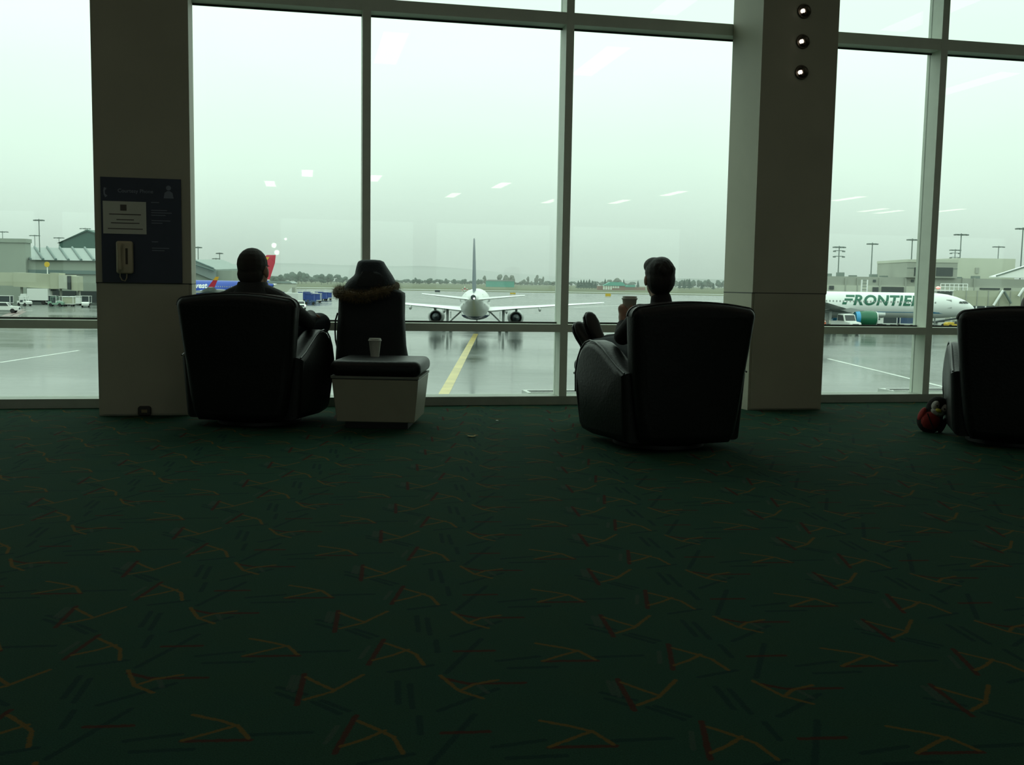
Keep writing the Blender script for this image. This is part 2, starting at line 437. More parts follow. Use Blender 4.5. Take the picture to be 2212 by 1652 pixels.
# ---- window bays between the columns
def bay(n, x0, x1, muls):
    root = setting('window_%d' % n, YAW)
    MB().bx(x0, x1, W, GL + 0.06, 0.0, 0.066).build('sill', MT['sill'], root, smooth=None)
    xs = [x0] + list(muls) + [x1]
    hw = 0.030
    for k in muls:
        MB().bx(k - hw, k + hw, W, GL + 0.05, 0.066, CH).build('mullion', MT['alum'], root, smooth=None)
    for a, c in zip(xs, xs[1:]):
        a2 = a + (0.0 if a == x0 else hw); c2 = c - (0.0 if c == x1 else hw)
        a3 = a2 + (RW - RG if a == x0 else 0); c3 = c2 - (LW - LG if c == x1 else 0)
        for z0, z1 in ((0.566, 0.626), (2.888, 2.975)):
            q = MB(); q.loft([[(a3, W + 0.004, z), (c3, W + 0.004, z), (c2, GL - 0.02, z), (c2, GL + 0.05, z), (a2, GL + 0.05, z), (a2, GL - 0.02, z)] for z in (z0, z1)])
            q.build('transom', MT['alum'], root, smooth=None)
        MB().bx(a2, c2, GL - 0.012, GL - 0.002, 0.626, 0.640).build('gasket', MT['gasket'], root, smooth=None)
        MB().bx(a2, c2, GL - 0.012, GL - 0.002, 2.874, 2.888).build('gasket', MT['gasket'], root, smooth=None)
        for z0, z1, g in ((0.066, 0.566, 'pane'), (0.626, 2.888, 'pane'), (2.975, CH, 'pane_top')):
            MB().bx(a2, c2, GL, GL + 0.016, z0, z1).build('pane', MT[g], root, smooth=None)
    return root
HC = 0.305                   # half width of a column at its face
RW, RG, LW, LG = 0.288, 0.273, 0.345, 0.285   # its right and left sides at the mullion faces and at the glass
bay(1, COLS[0] + RG, COLS[1] - LG, (-4.20, -2.64))
bay(2, COLS[1] + RG, COLS[2] - LG, (0.443, 1.967))
bay(3, COLS[2] + RG, COLS[3] - LG, (5.117, 6.70))
bay(4, -10.4, COLS[0] - LG, (-8.85, -7.3))
bay(5, COLS[3] + RG, 12.9, (9.8, 11.35))

# ---- columns clad in two panels with a recessed joint
CY = 7.22
for k, cx in enumerate(COLS):
    c = setting('column', YAW)
    MB().loft([[(cx - HC, CY + 0.012, z), (cx + HC, CY + 0.012, z), (cx + RW, W, z), (cx + RG, GL, z), (cx + RG - 0.021, 8.0, z), (cx - LG + 0.083, 8.0, z), (cx - LG, GL, z), (cx - LW, W, z)] for z in (0, CH)]).build('core', MT['column'], c, smooth=None)
    MB().bx(cx - HC, cx + HC, CY, CY + 0.011, 0.898, CH).build('upper_panel', MT['column'], c, smooth=None)
    MB().bx(cx - HC + 0.018, cx + HC - 0.018, CY, CY + 0.011, 0.012, 0.892).build('lower_panel', MT['column'], c, smooth=None)
    MB().loft([[(cx - HC - .001, CY + 0.006, z), (cx + HC + .001, CY + 0.006, z), (cx + RW + .001, W, z), (cx - LW - .001, W, z)] for z in (0.891, 0.898)]).build('joint', MT['gasket'], c, smooth=None)

# ---- ledge plates outside the glass under two of the mullions
for i, (xa, xb, lb) in enumerate(((1.74, 2.78, 'pale metal vent plate outside the glass left of the right man'), (4.96, 5.75, 'pale metal vent plate outside the glass near the penguin'))):
    t = thing('vent_plate', lb, 'vent', rz=YAW, group=None)
    MB().bx(xa, xb, 7.89, 8.14, 0.0, 0.069).build('plate', MT['white_metal'], t, smooth=None)
    for k in range(3):
        MB().bx(xa + 0.03, xb - 0.03, 7.93 + 0.06 * k, 7.945 + 0.06 * k, 0.069, 0.072).build('slot', MT['gasket'], t, smooth=None)

# ---- ceiling lights (the first set shows as streaks mirrored in the glass)
REFL = [(-1.18, -21.1), (0.07, -17.1), (2.2, -17.9), (5.5, -23.2), (6.5, -18.7), (9.6, -24.4), (12.2, -23.6), (12.9, -19.4), (19.5, -19.0), (23.2, -23.5), (24.3, -24.1), (26.0, -22.5)]
FILL = [(x, y) for y in (4.4, 0.6) for x in (-8.2, -5.0, -1.9, 1.2, 4.3, 7.4, 10.5)]  # unseen lights added overhead to brighten the column faces
def troffer(x, y, lb, grp, m='troffer'):
    t = thing('ceiling_light', lb, 'light', b2h(x, y, CH), YAW, grp)
    f = MB(); f.bx(-0.20, 0.20, -1.05, 1.05, -0.05, 0.0)
    f.build('housing', MT['white_metal'], t, smooth=None)
    MB().bx(-0.17, 0.17, -1.0, 1.0, -0.056, -0.05).build('diffuser', MT[m], t, smooth=None)
for x, y in REFL: troffer(x, y, 'long ceiling light that shows as a pale streak mirrored in the window glass', 'ceiling lights mirrored in the glass')
for x, y in FILL: troffer(x, y, 'added ceiling light out of view that fills in light on the columns', 'added fill lights overhead', 'troffer_fill')
for i, (px, py, r_) in enumerate(((592, 530, 0.105), (598, 545, 0.105), (617, 516, 0.055))):
    q = fw + CR * ((px - 1106) / FPX) - CU * ((py - 826) / FPX)
    bX, bY = b2h(1, 0), b2h(0, 1)
    tt = (2 * GL - HY0 - 0.25) / q.dot(bY)
    p = EYE + q * tt
    lx = p.dot(bX)
    t = thing('globe_lamp', ('upper round lamp mirrored above the head of the left man', 'lower round lamp mirrored beside the red tail fin', 'smallest round lamp mirrored above the red tail fin')[i], 'lamp', b2h(lx, HY0 + 0.25, p.z), YAW)
    MB().ell((0, 0, 0), r_).build('globe', MT['globe'], t)
    MB().tube([(0, -r_ * 0.9, 0), (0, -0.245, 0)], 0.02).build('bracket', MT['lamp_metal'], t)

# ---- small round lamps on the right column
for i, (z, lb) in enumerate(((2.983, 'topmost of three small round lamps on the right column'), (2.763, 'middle of three small round lamps on the right column'), (2.540, 'lowest of three small round lamps on the right column'))):
    t = thing('column_lamp', lb, 'lamp', b2h(3.636, CY, z), YAW, 'round lamps down the right column'); t.scale = (1.15, 1.15, 1.15)
    rot = M.Rotation(R(90), 3, 'X')
    MB().lathe([(0.044, 0.0), (0.047, 0.004), (0.044, 0.010), (0.038, 0.010), (0.036, 0.004)], n=28, rot=rot).build('trim_ring', MT['lamp_metal'], t)
    rt = M.Rotation(R(-28), 3, 'Y') @ M.Rotation(R(118), 3, 'X') @ M.Rotation(0, 3, 'Z')
    MB().lathe([(0.030, -0.004), (0.031, 0.022), (0.027, 0.024), (0.026, 0.016)], n=24, rot=M.Rotation(R(90), 3, 'X'), c=(0.006, -0.004, 0)).build('socket', MT['lamp_metal'], t)
    a = M.Rotation(R(-25), 3, 'Y')
    MB().lathe([(0.013, 0), (0.014, 0.006), (0.014, 0.014), (0.009, 0.017)], n=18, c=(-0.017, -0.012, -0.004), rot=a @ M.Rotation(R(90), 3, 'X')).build('bulb', MT['lamp_on'], t)
    MB().ell((0.015, -0.024, 0.003), (0.021, 0.020, 0.034), rot=M.Rotation(R(-22), 3, 'Y')).build('eyelid_shade', MT['lamp_metal'], t)

# ---- courtesy phone board, its notice and the phone, on the left column
tb = thing('phone_board', 'dark blue phone information board on the left column', 'sign', rz=YAW)
BY = CY - 0.012
MB().bx(-1.322, -0.814, BY, CY, 0.899, 1.590).build('panel', MT['board'], tb, smooth=None)
def flat(x, z, s=1.0): return lambda p: (x + p.x * s, BY - 0.0015, z + p.y * s)
text_mb('Courtesy Phone', 0.034, flat(-1.215, 1.492), bold=0.0005).build('title_lettering', MT['print_blue'], tb, smooth=None)
g = MB()
g.tube([(-1.292, BY - 0.001, 1.520), (-1.300, BY - 0.001, 1.500), (-1.298, BY - 0.001, 1.478), (-1.286, BY - 0.001, 1.462)], [0.010, 0.006, 0.006, 0.010], 6)
g.xf(lambda p: V((p.x, BY - 0.0005 + (p.y - BY) * 0.05, p.z))); g.build('handset_symbol', MT['print_blue'], tb)
g = MB(); g.lathe([(0.016, 0), (0.016, 0.001)], c=(-0.893, BY - 0.0005, 1.530), n=18, rot=M.Rotation(R(90), 3, 'X'))
g.prism([(-0.925, 1.462), (-0.861, 1.462), (-0.868, 1.498), (-0.885, 1.510), (-0.901, 1.510), (-0.918, 1.498)], BY - 0.0015, BY - 0.0005)
g.build('figure_symbol', MT['print_blue'], tb, smooth=None)
g = MB()
for z, ws in ((1.43, 0.05), (1.378, 0.10), (1.362, 0.13), (1.346, 0.09), (1.31, 0.12), (1.294, 0.07), (1.17, 0.04), (1.128, 0.11), (1.112, 0.08)):
    g.bx(-1.005, -1.005 + ws, BY - 0.0015, BY, z, z + 0.005)
g.build('print_lines', MT['print_blue'], tb, smooth=None)['kind'] = 'stuff'
ns = thing('notice_sheet', 'white printed notice sheet fixed on the dark blue phone board', 'notice', rz=YAW)
MB().bx(-1.309, -1.037, BY - 0.005, BY - 0.002, 1.220, 1.433).build('sheet', MT['paper'], ns, smooth=None)
MB().bx(-1.200, -1.160, BY - 0.0062, BY - 0.005, 1.372, 1.412).build('emblem', MT['ink'], ns, smooth=None)
g = MB()
for z, xa, xb in ((1.345, -1.27, -1.07), (1.310, -1.225, -1.115), (1.288, -1.26, -1.08), (1.250, -1.28, -1.06)):
    g.bx(xa, xb, BY - 0.0062, BY - 0.005, z, z + 0.006)
g.build('print_lines', MT['ink'], ns, smooth=None)['kind'] = 'stuff'
ph = thing('wall_phone', 'beige wall telephone with hanging handset on the blue board', 'phone', b2h(-1.174, BY, 1.064), YAW)
MB().pillow(rrect(0.106, 0.215, 0.016), -0.045, 0.0, 0.012).build('body', MT['phone'], ph, bevel=0)
MB().bx(0.008, 0.022, -0.048, -0.040, -0.045, 0.060).build('recess', MT['phone_dark'], ph, smooth=None)
g = MB(); g.tube([(-0.026, -0.062, -0.075), (-0.028, -0.070, -0.04), (-0.028, -0.072, 0.0), (-0.028, -0.070, 0.05), (-0.026, -0.060, 0.085)], [0.019, 0.015, 0.013, 0.015, 0.020], 10)
g.build('handset', MT['phone'], ph)
g = MB(); g.tube([(-0.026, -0.050, -0.09), (-0.030, -0.040, -0.125), (-0.018, -0.035, -0.150), (0.000, -0.030, -0.155), (0.010, -0.030, -0.135), (0.012, -0.030, -0.105)], 0.004, 6)
g.build('cord', MT['phone'], ph)
ou = thing('outlet_box', 'dark outlet box on the foot of the left column', 'outlet', b2h(-1.07, CY, 0.0), YAW)
MB().pillow(rrect(0.085, 0.066, 0.018, cy=0.035), -0.03, 0.0, 0.008).build('cover', MT['outlet'], ou)
MB().bx(-0.018, 0.018, -0.034, -0.03, 0.025, 0.045).build('socket_plate', MT['brass'], ou, smooth=None)

# ================================================================== FURNITURE
def armchair(label, loc, rz):
    """A wide swivel tub chair; origin on the floor under its middle, facing +y."""
    t = thing('armchair', label, 'chair', loc, rz, 'black leather armchairs facing the window')
    # backrest: a slab that widens upwards, with a crowned top
    o = []
    hb, ht, zb, zt, cr = 0.300, 0.385, 0.045, 0.815, 0.055
    o += [(-hb + 0.03, zb), (0.0, zb - 0.005), (hb - 0.03, zb), (hb, zb + 0.05)]
    for k in range(1, 6): q = k / 6; o.append((hb + (ht - hb) * q ** 0.75, zb + 0.05 + (zt - cr - zb - 0.05) * q))
    for k in range(7):
        a = R(90 * k / 6); o.append((ht - cr + cr * cos(a), zt - cr + cr * sin(a) + 0.004))
    for k in range(1, 10):
        x = (ht - cr) * (1 - 2 * k / 10); o.append((x, zt + 0.004 + 0.028 * (1 - (x / (ht - cr)) ** 2)))
    for k in range(7):
        a = R(90 + 90 * k / 6); o.append((-ht + cr + cr * cos(a), zt - cr + cr * sin(a) + 0.004))
    for k in range(5, 0, -1): q = k / 6; o.append((-hb - (ht - hb) * q ** 0.75, zb + 0.05 + (zt - cr - zb - 0.05) * q))
    o.append((-hb, zb + 0.05))
    lean = lambda p: V((p.x, p.y - 0.10 * (p.z - 0.40) if p.z > 0.4 else p.y - 0.02 * (p.z - 0.4), p.z))
    mb = MB().pillow(o, -0.375, -0.225, 0.055, steps=6).xf(lean); mb.build('backrest', MT['leather'], t)
    rim = [(x, -0.330, z) for x, z in o[9:-6]]
    MB().tube(rim, 0.006, 6).xf(lean).build('piping', MT['leather_edge'], t)
    rim = [(x * 1.0, -0.270, z) for x, z in o[9:-6]]
    MB().tube(rim, 0.006, 6).xf(lean).build('piping', MT['leather_edge'], t)
    # arms: rise from the back, round over at the front
    ap = [(-0.30, 0.055), (0.22, 0.035), (0.345, 0.045), (0.380, 0.085), (0.390, 0.28), (0.385, 0.40), (0.365, 0.485), (0.325, 0.550), (0.27, 0.590), (0.20, 0.606),
          (0.12, 0.600), (0.03, 0.574), (-0.08, 0.530), (-0.20, 0.480), (-0.30, 0.450)]
    for sgn in (-1, 1):
        x0, x1 = sgn * 0.245, sgn * 0.392
        def shape(p, sgn=sgn):
            k = 0.93 + 0.07 * min(1, max(0, (p.z - 0.05) / 0.3)); return V((p.x * k + sgn * 0.012 * sin(pi * min(1, max(0, p.z / 0.6))), p.y, p.z))
        MB().pillow(ap, x0, x1, 0.045, axis='x', steps=5).xf(shape).build('armrest', MT['leather'], t)
        rim = [V((sgn * 0.375, y, z - 0.002)) for y, z in ap[4:]]
        MB().tube(rim, 0.0055, 6).xf(shape).xf(lambda p: p + V((sgn * 0.006, 0, 0))).build('piping', MT['leather_edge'], t)
    MB().pillow(rrect(0.48, 0.56, 0.05, cy=0.07), 0.28, 0.425, 0.04, axis='z').build('seat', MT['leather'], t)
    MB().pillow(rrect(0.48, 0.22, 0.03, cy=0.165), 0.24, 0.335, 0.02).build('front_panel', MT['leather'], t)
    MB().lathe([(0.27, 0.0), (0.27, 0.02), (0.10, 0.035), (0.10, 0.10)], n=28, c=(0, 0.02, 0)).build('swivel_base', MT['plastic_black'], t)
    return t
CHAIR_L = ((-1.672, 6.687, 0), R(-7.0))
CHAIR_R = ((0.887, 6.020, 0), R(19.4))
CHAIR_F = ((3.141, 6.323, 0), R(-19.0))
ch = armchair('black leather armchair left of the low table with a man in it', *CHAIR_L)
for (lo, rz), lb in ((CHAIR_R, 'black leather armchair with a man holding a cup and raising his feet'), (CHAIR_F, 'black leather armchair at the right edge beside the penguin backpack')):
    c = dup(ch); c.location = lo; c.rotation_euler = (0, 0, rz); c['label'] = lb

def ottoman(label, loc, rz):
    t = thing('side_table', label, 'table', loc, rz)
    q = MB()
    def ring(w_, d_, z): return [(-w_ / 2, -d_ / 2, z), (w_ / 2, -d_ / 2, z), (w_ / 2, d_ / 2, z), (-w_ / 2, d_ / 2, z)]
    MB().loft([ring(0.495, 0.49, 0.045), ring(0.548, 0.545, 0.318)]).build('box_panel', MT['laminate'], t, smooth=None, bevel=0.004, seg=1)
    MB().loft([ring(0.545, 0.542, 0.3185), ring(0.545, 0.542, 0.324)]).build('shadow_gap', MT['gasket'], t, smooth=None)
    MB().loft([ring(0.556, 0.553, 0.324), ring(0.558, 0.555, 0.338)]).build('trim_band', MT['laminate_edge'], t, smooth=None)
    MB().pillow(rrect(0.575, 0.57, 0.05), 0.338, 0.436, 0.042, axis='z', steps=6).build('cushion', MT['leather'], t)
    MB().loft([ring(0.40, 0.40, 0.0), ring(0.40, 0.40, 0.045)]).build('plinth', MT['plastic_black'], t, smooth=None)
    return t
TBL = ((-0.853, 6.645, 0), R(-2.0))
ot = ottoman('low cream box table with a black padded top holding a paper cup', *TBL)
c = dup(ot); c.location = (0.775, 6.80, 0); c.rotation_euler = (0, 0, R(19.4)); c['label'] = 'low cream box table under the raised feet of the right man'

def paper_cup(label, loc, sleeve=False, rz=0, s=1.0, tilt=(0, 0)):
    t = thing('paper_cup', label, 'cup', loc, rz)
    t.rotation_euler = (tilt[0], tilt[1], rz); t.scale = (s, s, s)
    MB().lathe([(0.028, 0.0), (0.0285, 0.003), (0.0405, 0.104), (0.042, 0.106), (0.040, 0.107)], n=32).build('body', MT['paper'], t)
    MB().lathe([(0.0425, 0.103), (0.0445, 0.105), (0.0445, 0.110), (0.041, 0.112), (0.0395, 0.121), (0.036, 0.122), (0.035, 0.119)], n=32).build('lid', MT['paper_lid'], t)
    if sleeve:
        MB().lathe([(0.0325, 0.028), (0.0345, 0.030), (0.0392, 0.080), (0.0372, 0.082)], n=32).build('sleeve', MT['sleeve_card'], t)
    return t
paper_cup('white paper cup with lid standing on the low box table', (-0.915, 6.76, 0.436))

# ---- suitcase with a parka over it
sc_ = thing('suitcase', 'dark upright suitcase hidden beneath the hooded parka', 'suitcase', (-1.005, 7.19, 0))
MB().pillow(rrect(0.40, 0.60, 0.05, cy=0.36), -0.12, 0.12, 0.04).build('case', MT['case'], sc_)
for sx in (-1, 1):
    MB().tube([(sx * 0.075, 0.06, 0.64), (sx * 0.075, 0.06, 1.03)], 0.008, 8).build('handle_post', MT['steel'], sc_)
    for sy in (-1, 1):
        MB().lathe([(0.028, -0.012), (0.03, 0), (0.028, 0.012)], c=(sx * 0.15, sy * 0.085, 0.03), n=16, rot=M.Rotation(R(90), 3, 'Y')).build('wheel', MT['plastic_black'], sc_)
        MB().bx(sx * 0.15 - 0.02, sx * 0.15 + 0.02, sy * 0.085 - 0.018, sy * 0.085 + 0.018, 0.045, 0.075).build('wheel_mount', MT['plastic_black'], sc_, smooth=None)
MB().tube([(-0.085, 0.06, 1.035), (0.085, 0.06, 1.035)], 0.013, 10).build('handle_grip', MT['plastic_black'], sc_)

ck = thing('parka', 'dark parka with brown fur trimmed hood draped over the upright suitcase', 'coat', (-1.000, 7.19, 0))
def sring(w_, d_, z, cx=0, cy=0, n=28, e=0.55, ph_=0.0, am=0.0):
    o = []
    for j in range(n):
        a = 2 * pi * j / n; ca, sa = cos(a), sin(a)
        k = 1 + am * sin(7 * a + ph_)
        o.append((cx + w_ / 2 * k * math.copysign(abs(ca) ** e, ca), cy + d_ / 2 * k * math.copysign(abs(sa) ** e, sa), z))
    return o
body = []
for z, w_, cx, am in ((0.300, 0.505, 0.012, 0.03), (0.385, 0.500, 0.010, 0.025), (0.48, 0.480, 0.006, 0.02), (0.58, 0.468, 0.004, 0.02), (0.68, 0.458, 0.003, 0.015),
                      (0.76, 0.456, 0.004, 0.01), (0.83, 0.455, 0.005, 0.0), (0.855, 0.445, 0.008, 0.0), (0.878, 0.36, 0.01, 0.0), (0.895, 0.24, 0.0, 0)):
    body.append(sring(w_, 0.27 if z > 0.7 else 0.30, z, cx, 0.02, e=0.42, ph_=z * 6, am=am))
MB().loft(body).build('coat_body', MT['parka'], ck, smooth=60)
hood = [(0.83, 0.36, 0.28, 0.0), (0.885, 0.37, 0.30, -0.005), (0.915, 0.355, 0.29, -0.003), (0.945, 0.318, 0.265, 0.004), (0.972, 0.272, 0.24, 0.012), (0.985, 0.256, 0.23, 0.012), (1.01, 0.235, 0.21, 0.006), (1.035, 0.212, 0.19, 0.0),
        (1.06, 0.190, 0.17, -0.004), (1.072, 0.176, 0.15, -0.004), (1.082, 0.130, 0.11, -0.004), (1.085, 0.05, 0.04, -0.004)]
MB().loft([sring(w_, d_, z, cx, 0.02, e=0.8) for z, w_, d_, cx in hood]).build('hood', MT['parka_hood'], ck, smooth=60)
MB().loft([sring(w_, 0.012, z, cx + (0.014 if z < 1.0 else 0), -d_ / 2 + 0.016, e=0.9, n=20) for z, w_, d_, cx in ((0.90, 0.20, 0.31, 0), (0.94, 0.19, 0.29, 0), (0.98, 0.15, 0.25, 0), (1.0, 0.10, 0.23, 0))]).build('hood_seam', MT['parka'], ck, smooth=60)
fur = MB(); rg = random.Random(3)
def fring(a):
    z = 0.868 - 0.036 * max(0, -sin(a)) + (0.034 if cos(a) > 0 else 0.008) * cos(a) + 0.006 * sin(5 * a)
    return V((0.205 * cos(a) - 0.036, 0.178 * sin(a) + 0.008, z))
fur.tube([fring(2 * pi * k / 40) for k in range(41)], 0.030, 10)
for k in range(4200):
    a = rg.random() * 2 * pi; p = fring(a); t_ = (fring(a + 0.02) - p).normalized()
    th = rg.random() * 2 * pi; n1 = t_.cross(V((0, 0, 1))).normalized(); n2 = n1.cross(t_)
    d_ = (n1 * cos(th) + n2 * sin(th)); base = p + d_ * 0.026
    d2 = (d_ + V((rg.uniform(-.5, .5), rg.uniform(-.5, .5), rg.uniform(-.6, .3)))).normalized()
    ln = rg.uniform(0.012, 0.040); s_ = t_ * 0.0018
    tip = base + d2 * ln
    o_ = len(fur.v); fur.v += [tuple(base - s_), tuple(base + s_), tuple(tip)]; fur.f.append((o_, o_ + 1, o_ + 2))
fo = fur.build('fur_trim', MT['fur'], ck, smooth=None)
MB().tube([(-0.228, -0.05, 0.71), (-0.243, -0.05, 0.66), (-0.246, -0.05, 0.58), (-0.243, -0.05, 0.52), (-0.232, -0.05, 0.47)], 0.006, 6).build('strap', MT['parka'], ck)

# ---- penguin backpack
pg = thing('penguin_backpack', 'plush penguin backpack with red front leaning by the rightmost armchair', 'backpack', (2.778, 6.70, -0.034), R(-8))
tl = M.Rotation(R(22), 3, 'Y')
def T(p): return tl @ V(p)
def pm(c, r, name, m, par=pg): return MB().ell(T(c), r, rot=tl).build(name, m, par)
bo = MB(); bo.ell(T((-0.045, 0, 0.100)), (0.085, 0.065, 0.085), rot=tl); bo.ell(T((-0.04, 0, 0.20)), (0.070, 0.062, 0.075), rot=tl)
organic(bo, 'body', MT['plush_black'], pg, 0.008, 3)
pm((-0.066, -0.040, 0.205), (0.026, 0.028, 0.034), 'face_patch', MT['plush_white'])
pm((-0.012, -0.040, 0.205), (0.026, 0.028, 0.034), 'face_patch', MT['plush_white'])
pm((-0.036, -0.043, 0.172), (0.046, 0.030, 0.030), 'muzzle', MT['plush_white'])
MB().ell(T((-0.042, -0.070, 0.184)), (0.021, 0.022, 0.013), rot=tl).build('beak', MT['plush_yellow'], pg)
for sx in (-0.064, -0.012):
    pm((sx, -0.066, 0.208), 0.006, 'eye', MT['eye'])
pm((-0.05, -0.022, 0.102), (0.066, 0.056, 0.066), 'red_front', MT['plush_red'])
MB().tube([T((-0.10, -0.075, 0.14)), T((-0.06, -0.084, 0.095)), T((-0.02, -0.082, 0.06))], 0.004, 6).build('zip', MT['plush_black'], pg)
pm((0.042, 0.0, 0.105), (0.018, 0.035, 0.06), 'flipper', MT['plush_black'])
pm((-0.112, -0.01, 0.118), (0.020, 0.035, 0.050), 'flipper', MT['plush_red'])
MB().tube([T((-0.01, 0.02, 0.268)), T((0.02, 0.04, 0.262)), T((0.05, 0.05, 0.21)), T((0.055, 0.05, 0.15))], 0.009, 8).build('shoulder_strap', MT['strap'], pg)

# ---- litter on the carpet
lf = MB(); pts = [(0.0, 0.03), (0.012, 0.012), (0.04, 0.010), (0.020, -0.004), (0.028, -0.026), (0.004, -0.014), (-0.024, -0.022), (-0.016, -0.002), (-0.038, 0.010), (-0.012, 0.012)]
lf.loft([[(x, y, 0.002 + 0.012 * abs(x) / 0.04) for x, y in pts], [(x, y, 0.004 + 0.012 * abs(x) / 0.04) for x, y in pts]])
o = lf.build('dry_leaf', MT['leaf'], None, smooth=None); o.location = (-0.242, 6.135, 0); tag(o, 'small dry yellow leaf lying on the green carpet', 'leaf')
o = MB().loft([[(0.009 * cos(a) * (1 + .2 * sin(3 * a)), 0.012 * sin(a), z) for a in [2 * pi * k / 9 for k in range(9)]] for z in (0.0, 0.005)]).build('paper_scrap', MT['paper'], None, smooth=None)
o.location = (-0.097, 6.891, 0); tag(o, 'tiny white paper scrap on the carpet near the sill', 'paper scrap')

# ================================================================== PEOPLE
def head(mb, c, yaw, s=1.0):
    """Adds cranium, jaw, nose, ears and lips to a body; c is the middle of the head."""
    c = V(c); rt = M.Rotation(yaw, 3, 'Z')
    def P(x, y, z): return c + rt @ (V((x, y, z)) * s)
    mb.ell(P(0, -0.012, 0.030), (0.076 * s, 0.094 * s, 0.090 * s), rot=rt)
    mb.ell(P(0, 0.022, -0.035), (0.060 * s, 0.070 * s, 0.072 * s), rot=rt)
    mb.ell(P(0, 0.052, -0.085), (0.034 * s, 0.032 * s, 0.026 * s), rot=rt)
    mb.ell(P(0, 0.098, -0.020), (0.012 * s, 0.018 * s, 0.022 * s), rot=rt)
    mb.ell(P(0, 0.084, 0.004), (0.009 * s, 0.012 * s, 0.026 * s), rot=rt)
    mb.ell(P(0, 0.082, -0.056), (0.024 * s, 0.012 * s, 0.011 * s), rot=rt)
    mb.ell(P(0, 0.074, 0.026), (0.048 * s, 0.016 * s, 0.012 * s), rot=rt)
    for sx in (-1, 1):
        mb.ell(P(sx * 0.080, -0.006, -0.008), (0.011 * s, 0.019 * s, 0.033 * s), rot=rt)
    return P
def eyes(P, par, s=1.0):
    for sx in (-1, 1):
        e_ = MB().ell(P(sx * 0.031, 0.0735, 0.003), (0.0115 * s, 0.0090 * s, 0.0065 * s)).build('eye', MT['plush_white'], par)
        MB().ell(P(sx * 0.031, 0.0810, 0.003), (0.0050 * s, 0.0030 * s, 0.0050 * s)).build('iris', MT['eye'], e_)
        MB().tube([P(sx * 0.014, 0.0905, 0.027), P(sx * 0.032, 0.088, 0.032), P(sx * 0.050, 0.076, 0.027)], [0.003 * s, 0.004 * s, 0.002 * s], 6).build('eyebrow', MT['hair'], par)
def hand(mb, wrist, dirv, up, s=1.0, curl=0.6):
    """A relaxed hand: palm, four unequal bent fingers and a thumb from the side of the palm."""
    w0 = V(wrist); d = V(dirv).normalized(); n = V(up); n = (n - d * n.dot(d)).normalized(); x = d.cross(n)
    mb.cap(w0, 0.024 * s, w0 + d * 0.045 * s, 0.030 * s)
    for k, ln in enumerate((0.066, 0.074, 0.069, 0.054)):
        b = w0 + d * 0.075 * s + x * (0.030 - 0.020 * k) * s
        mb.cap(w0 + d * 0.03 * s + x * (0.020 - 0.013 * k) * s, 0.014 * s, b, 0.0105 * s)
        m1 = b + (d * cos(curl) - n * sin(curl)) * ln * 0.5 * s
        m2 = m1 + (d * cos(curl * 2.1) - n * sin(curl * 2.1)) * ln * 0.5 * s
        mb.cap(b, 0.0098 * s, m1, 0.0092 * s); mb.cap(m1, 0.0092 * s, m2, 0.008 * s)
    b = w0 + d * 0.02 * s + x * 0.028 * s
    m1 = b + (d * 0.6 + x * 0.7 - n * 0.3).normalized() * 0.038 * s
    mb.cap(b, 0.013 * s, m1, 0.0115 * s); mb.cap(m1, 0.0115 * s, m1 + (d * 0.9 + x * 0.1 - n * 0.4).normalized() * 0.030 * s, 0.0095 * s)
def shoe(name, heel, toe, up, par, m):
    h, t_ = V(heel), V(toe); d = (t_ - h).normalized(); u = V(up); u = (u - d * u.dot(d)).normalized(); x = d.cross(u); ln = (t_ - h).length
    q = MB()
    rings = []
    for k, (f_, wd, hh, zo) in enumerate(((0.0, 0.020, 0.030, 0.030), (0.04, 0.033, 0.048, 0.045), (0.18, 0.037, 0.050, 0.048), (0.38, 0.038, 0.042, 0.042), (0.58, 0.046, 0.032, 0.033), (0.76, 0.049, 0.026, 0.028), (0.90, 0.040, 0.022, 0.024), (0.97, 0.026, 0.017, 0.020), (1.0, 0.010, 0.008, 0.016))):
        c_ = h + d * ln * f_ + u * zo
        rings.append([c_ + x * wd * cos(2 * pi * j / 18) + u * hh * math.copysign(abs(sin(2 * pi * j / 18)) ** 0.8, sin(2 * pi * j / 18)) for j in range(18)])
    q.loft(rings); o_ = q.build(name, m, par, smooth=60)
    q = MB(); rings = []
    for f_, wd in ((0.0, 0.022), (0.04, 0.035), (0.2, 0.039), (0.4, 0.037), (0.6, 0.049), (0.78, 0.052), (0.92, 0.042), (1.01, 0.012)):
        c_ = h + d * ln * f_; rings.append([c_ + x * wd - u * 0.004, c_ + x * wd + u * 0.010, c_ - x * wd + u * 0.010, c_ - x * wd - u * 0.004])
    q.loft(rings); q.build('sole', MT['plastic_black'], o_, smooth=None)

# ---- right man: leaning back, cup raised in the left hand, feet up
pr = thing('person', 'man with dark hair leaning back, raising a cup, feet up on a table', 'person', *CHAIR_R)
HD = V((-0.066, -0.052, 0.972))
CUPP = V((-0.114, 0.226, 0.738))            # foot of the cup, in the chair's frame
b = MB(); P = head(b, HD, R(-6))
b.cap((-0.055, -0.075, 0.80), 0.058, (-0.062, -0.062, 0.905), 0.054)
for sx in (-1, 1):
    b.cap((sx * 0.075, -0.07, 0.53), 0.115, (sx * 0.085 - 0.02, -0.10, 0.72), 0.105)
    b.cap((sx * 0.08 - 0.03, -0.10, 0.74), 0.085, (sx * 0.165 - 0.025, -0.09, 0.765), 0.058)
b.cap((0.085, -0.06, 0.52), 0.090, (0.075, 0.345, 0.585), 0.062); b.cap((0.075, 0.345, 0.585), 0.058, (-0.030, 0.745, 0.555), 0.038)
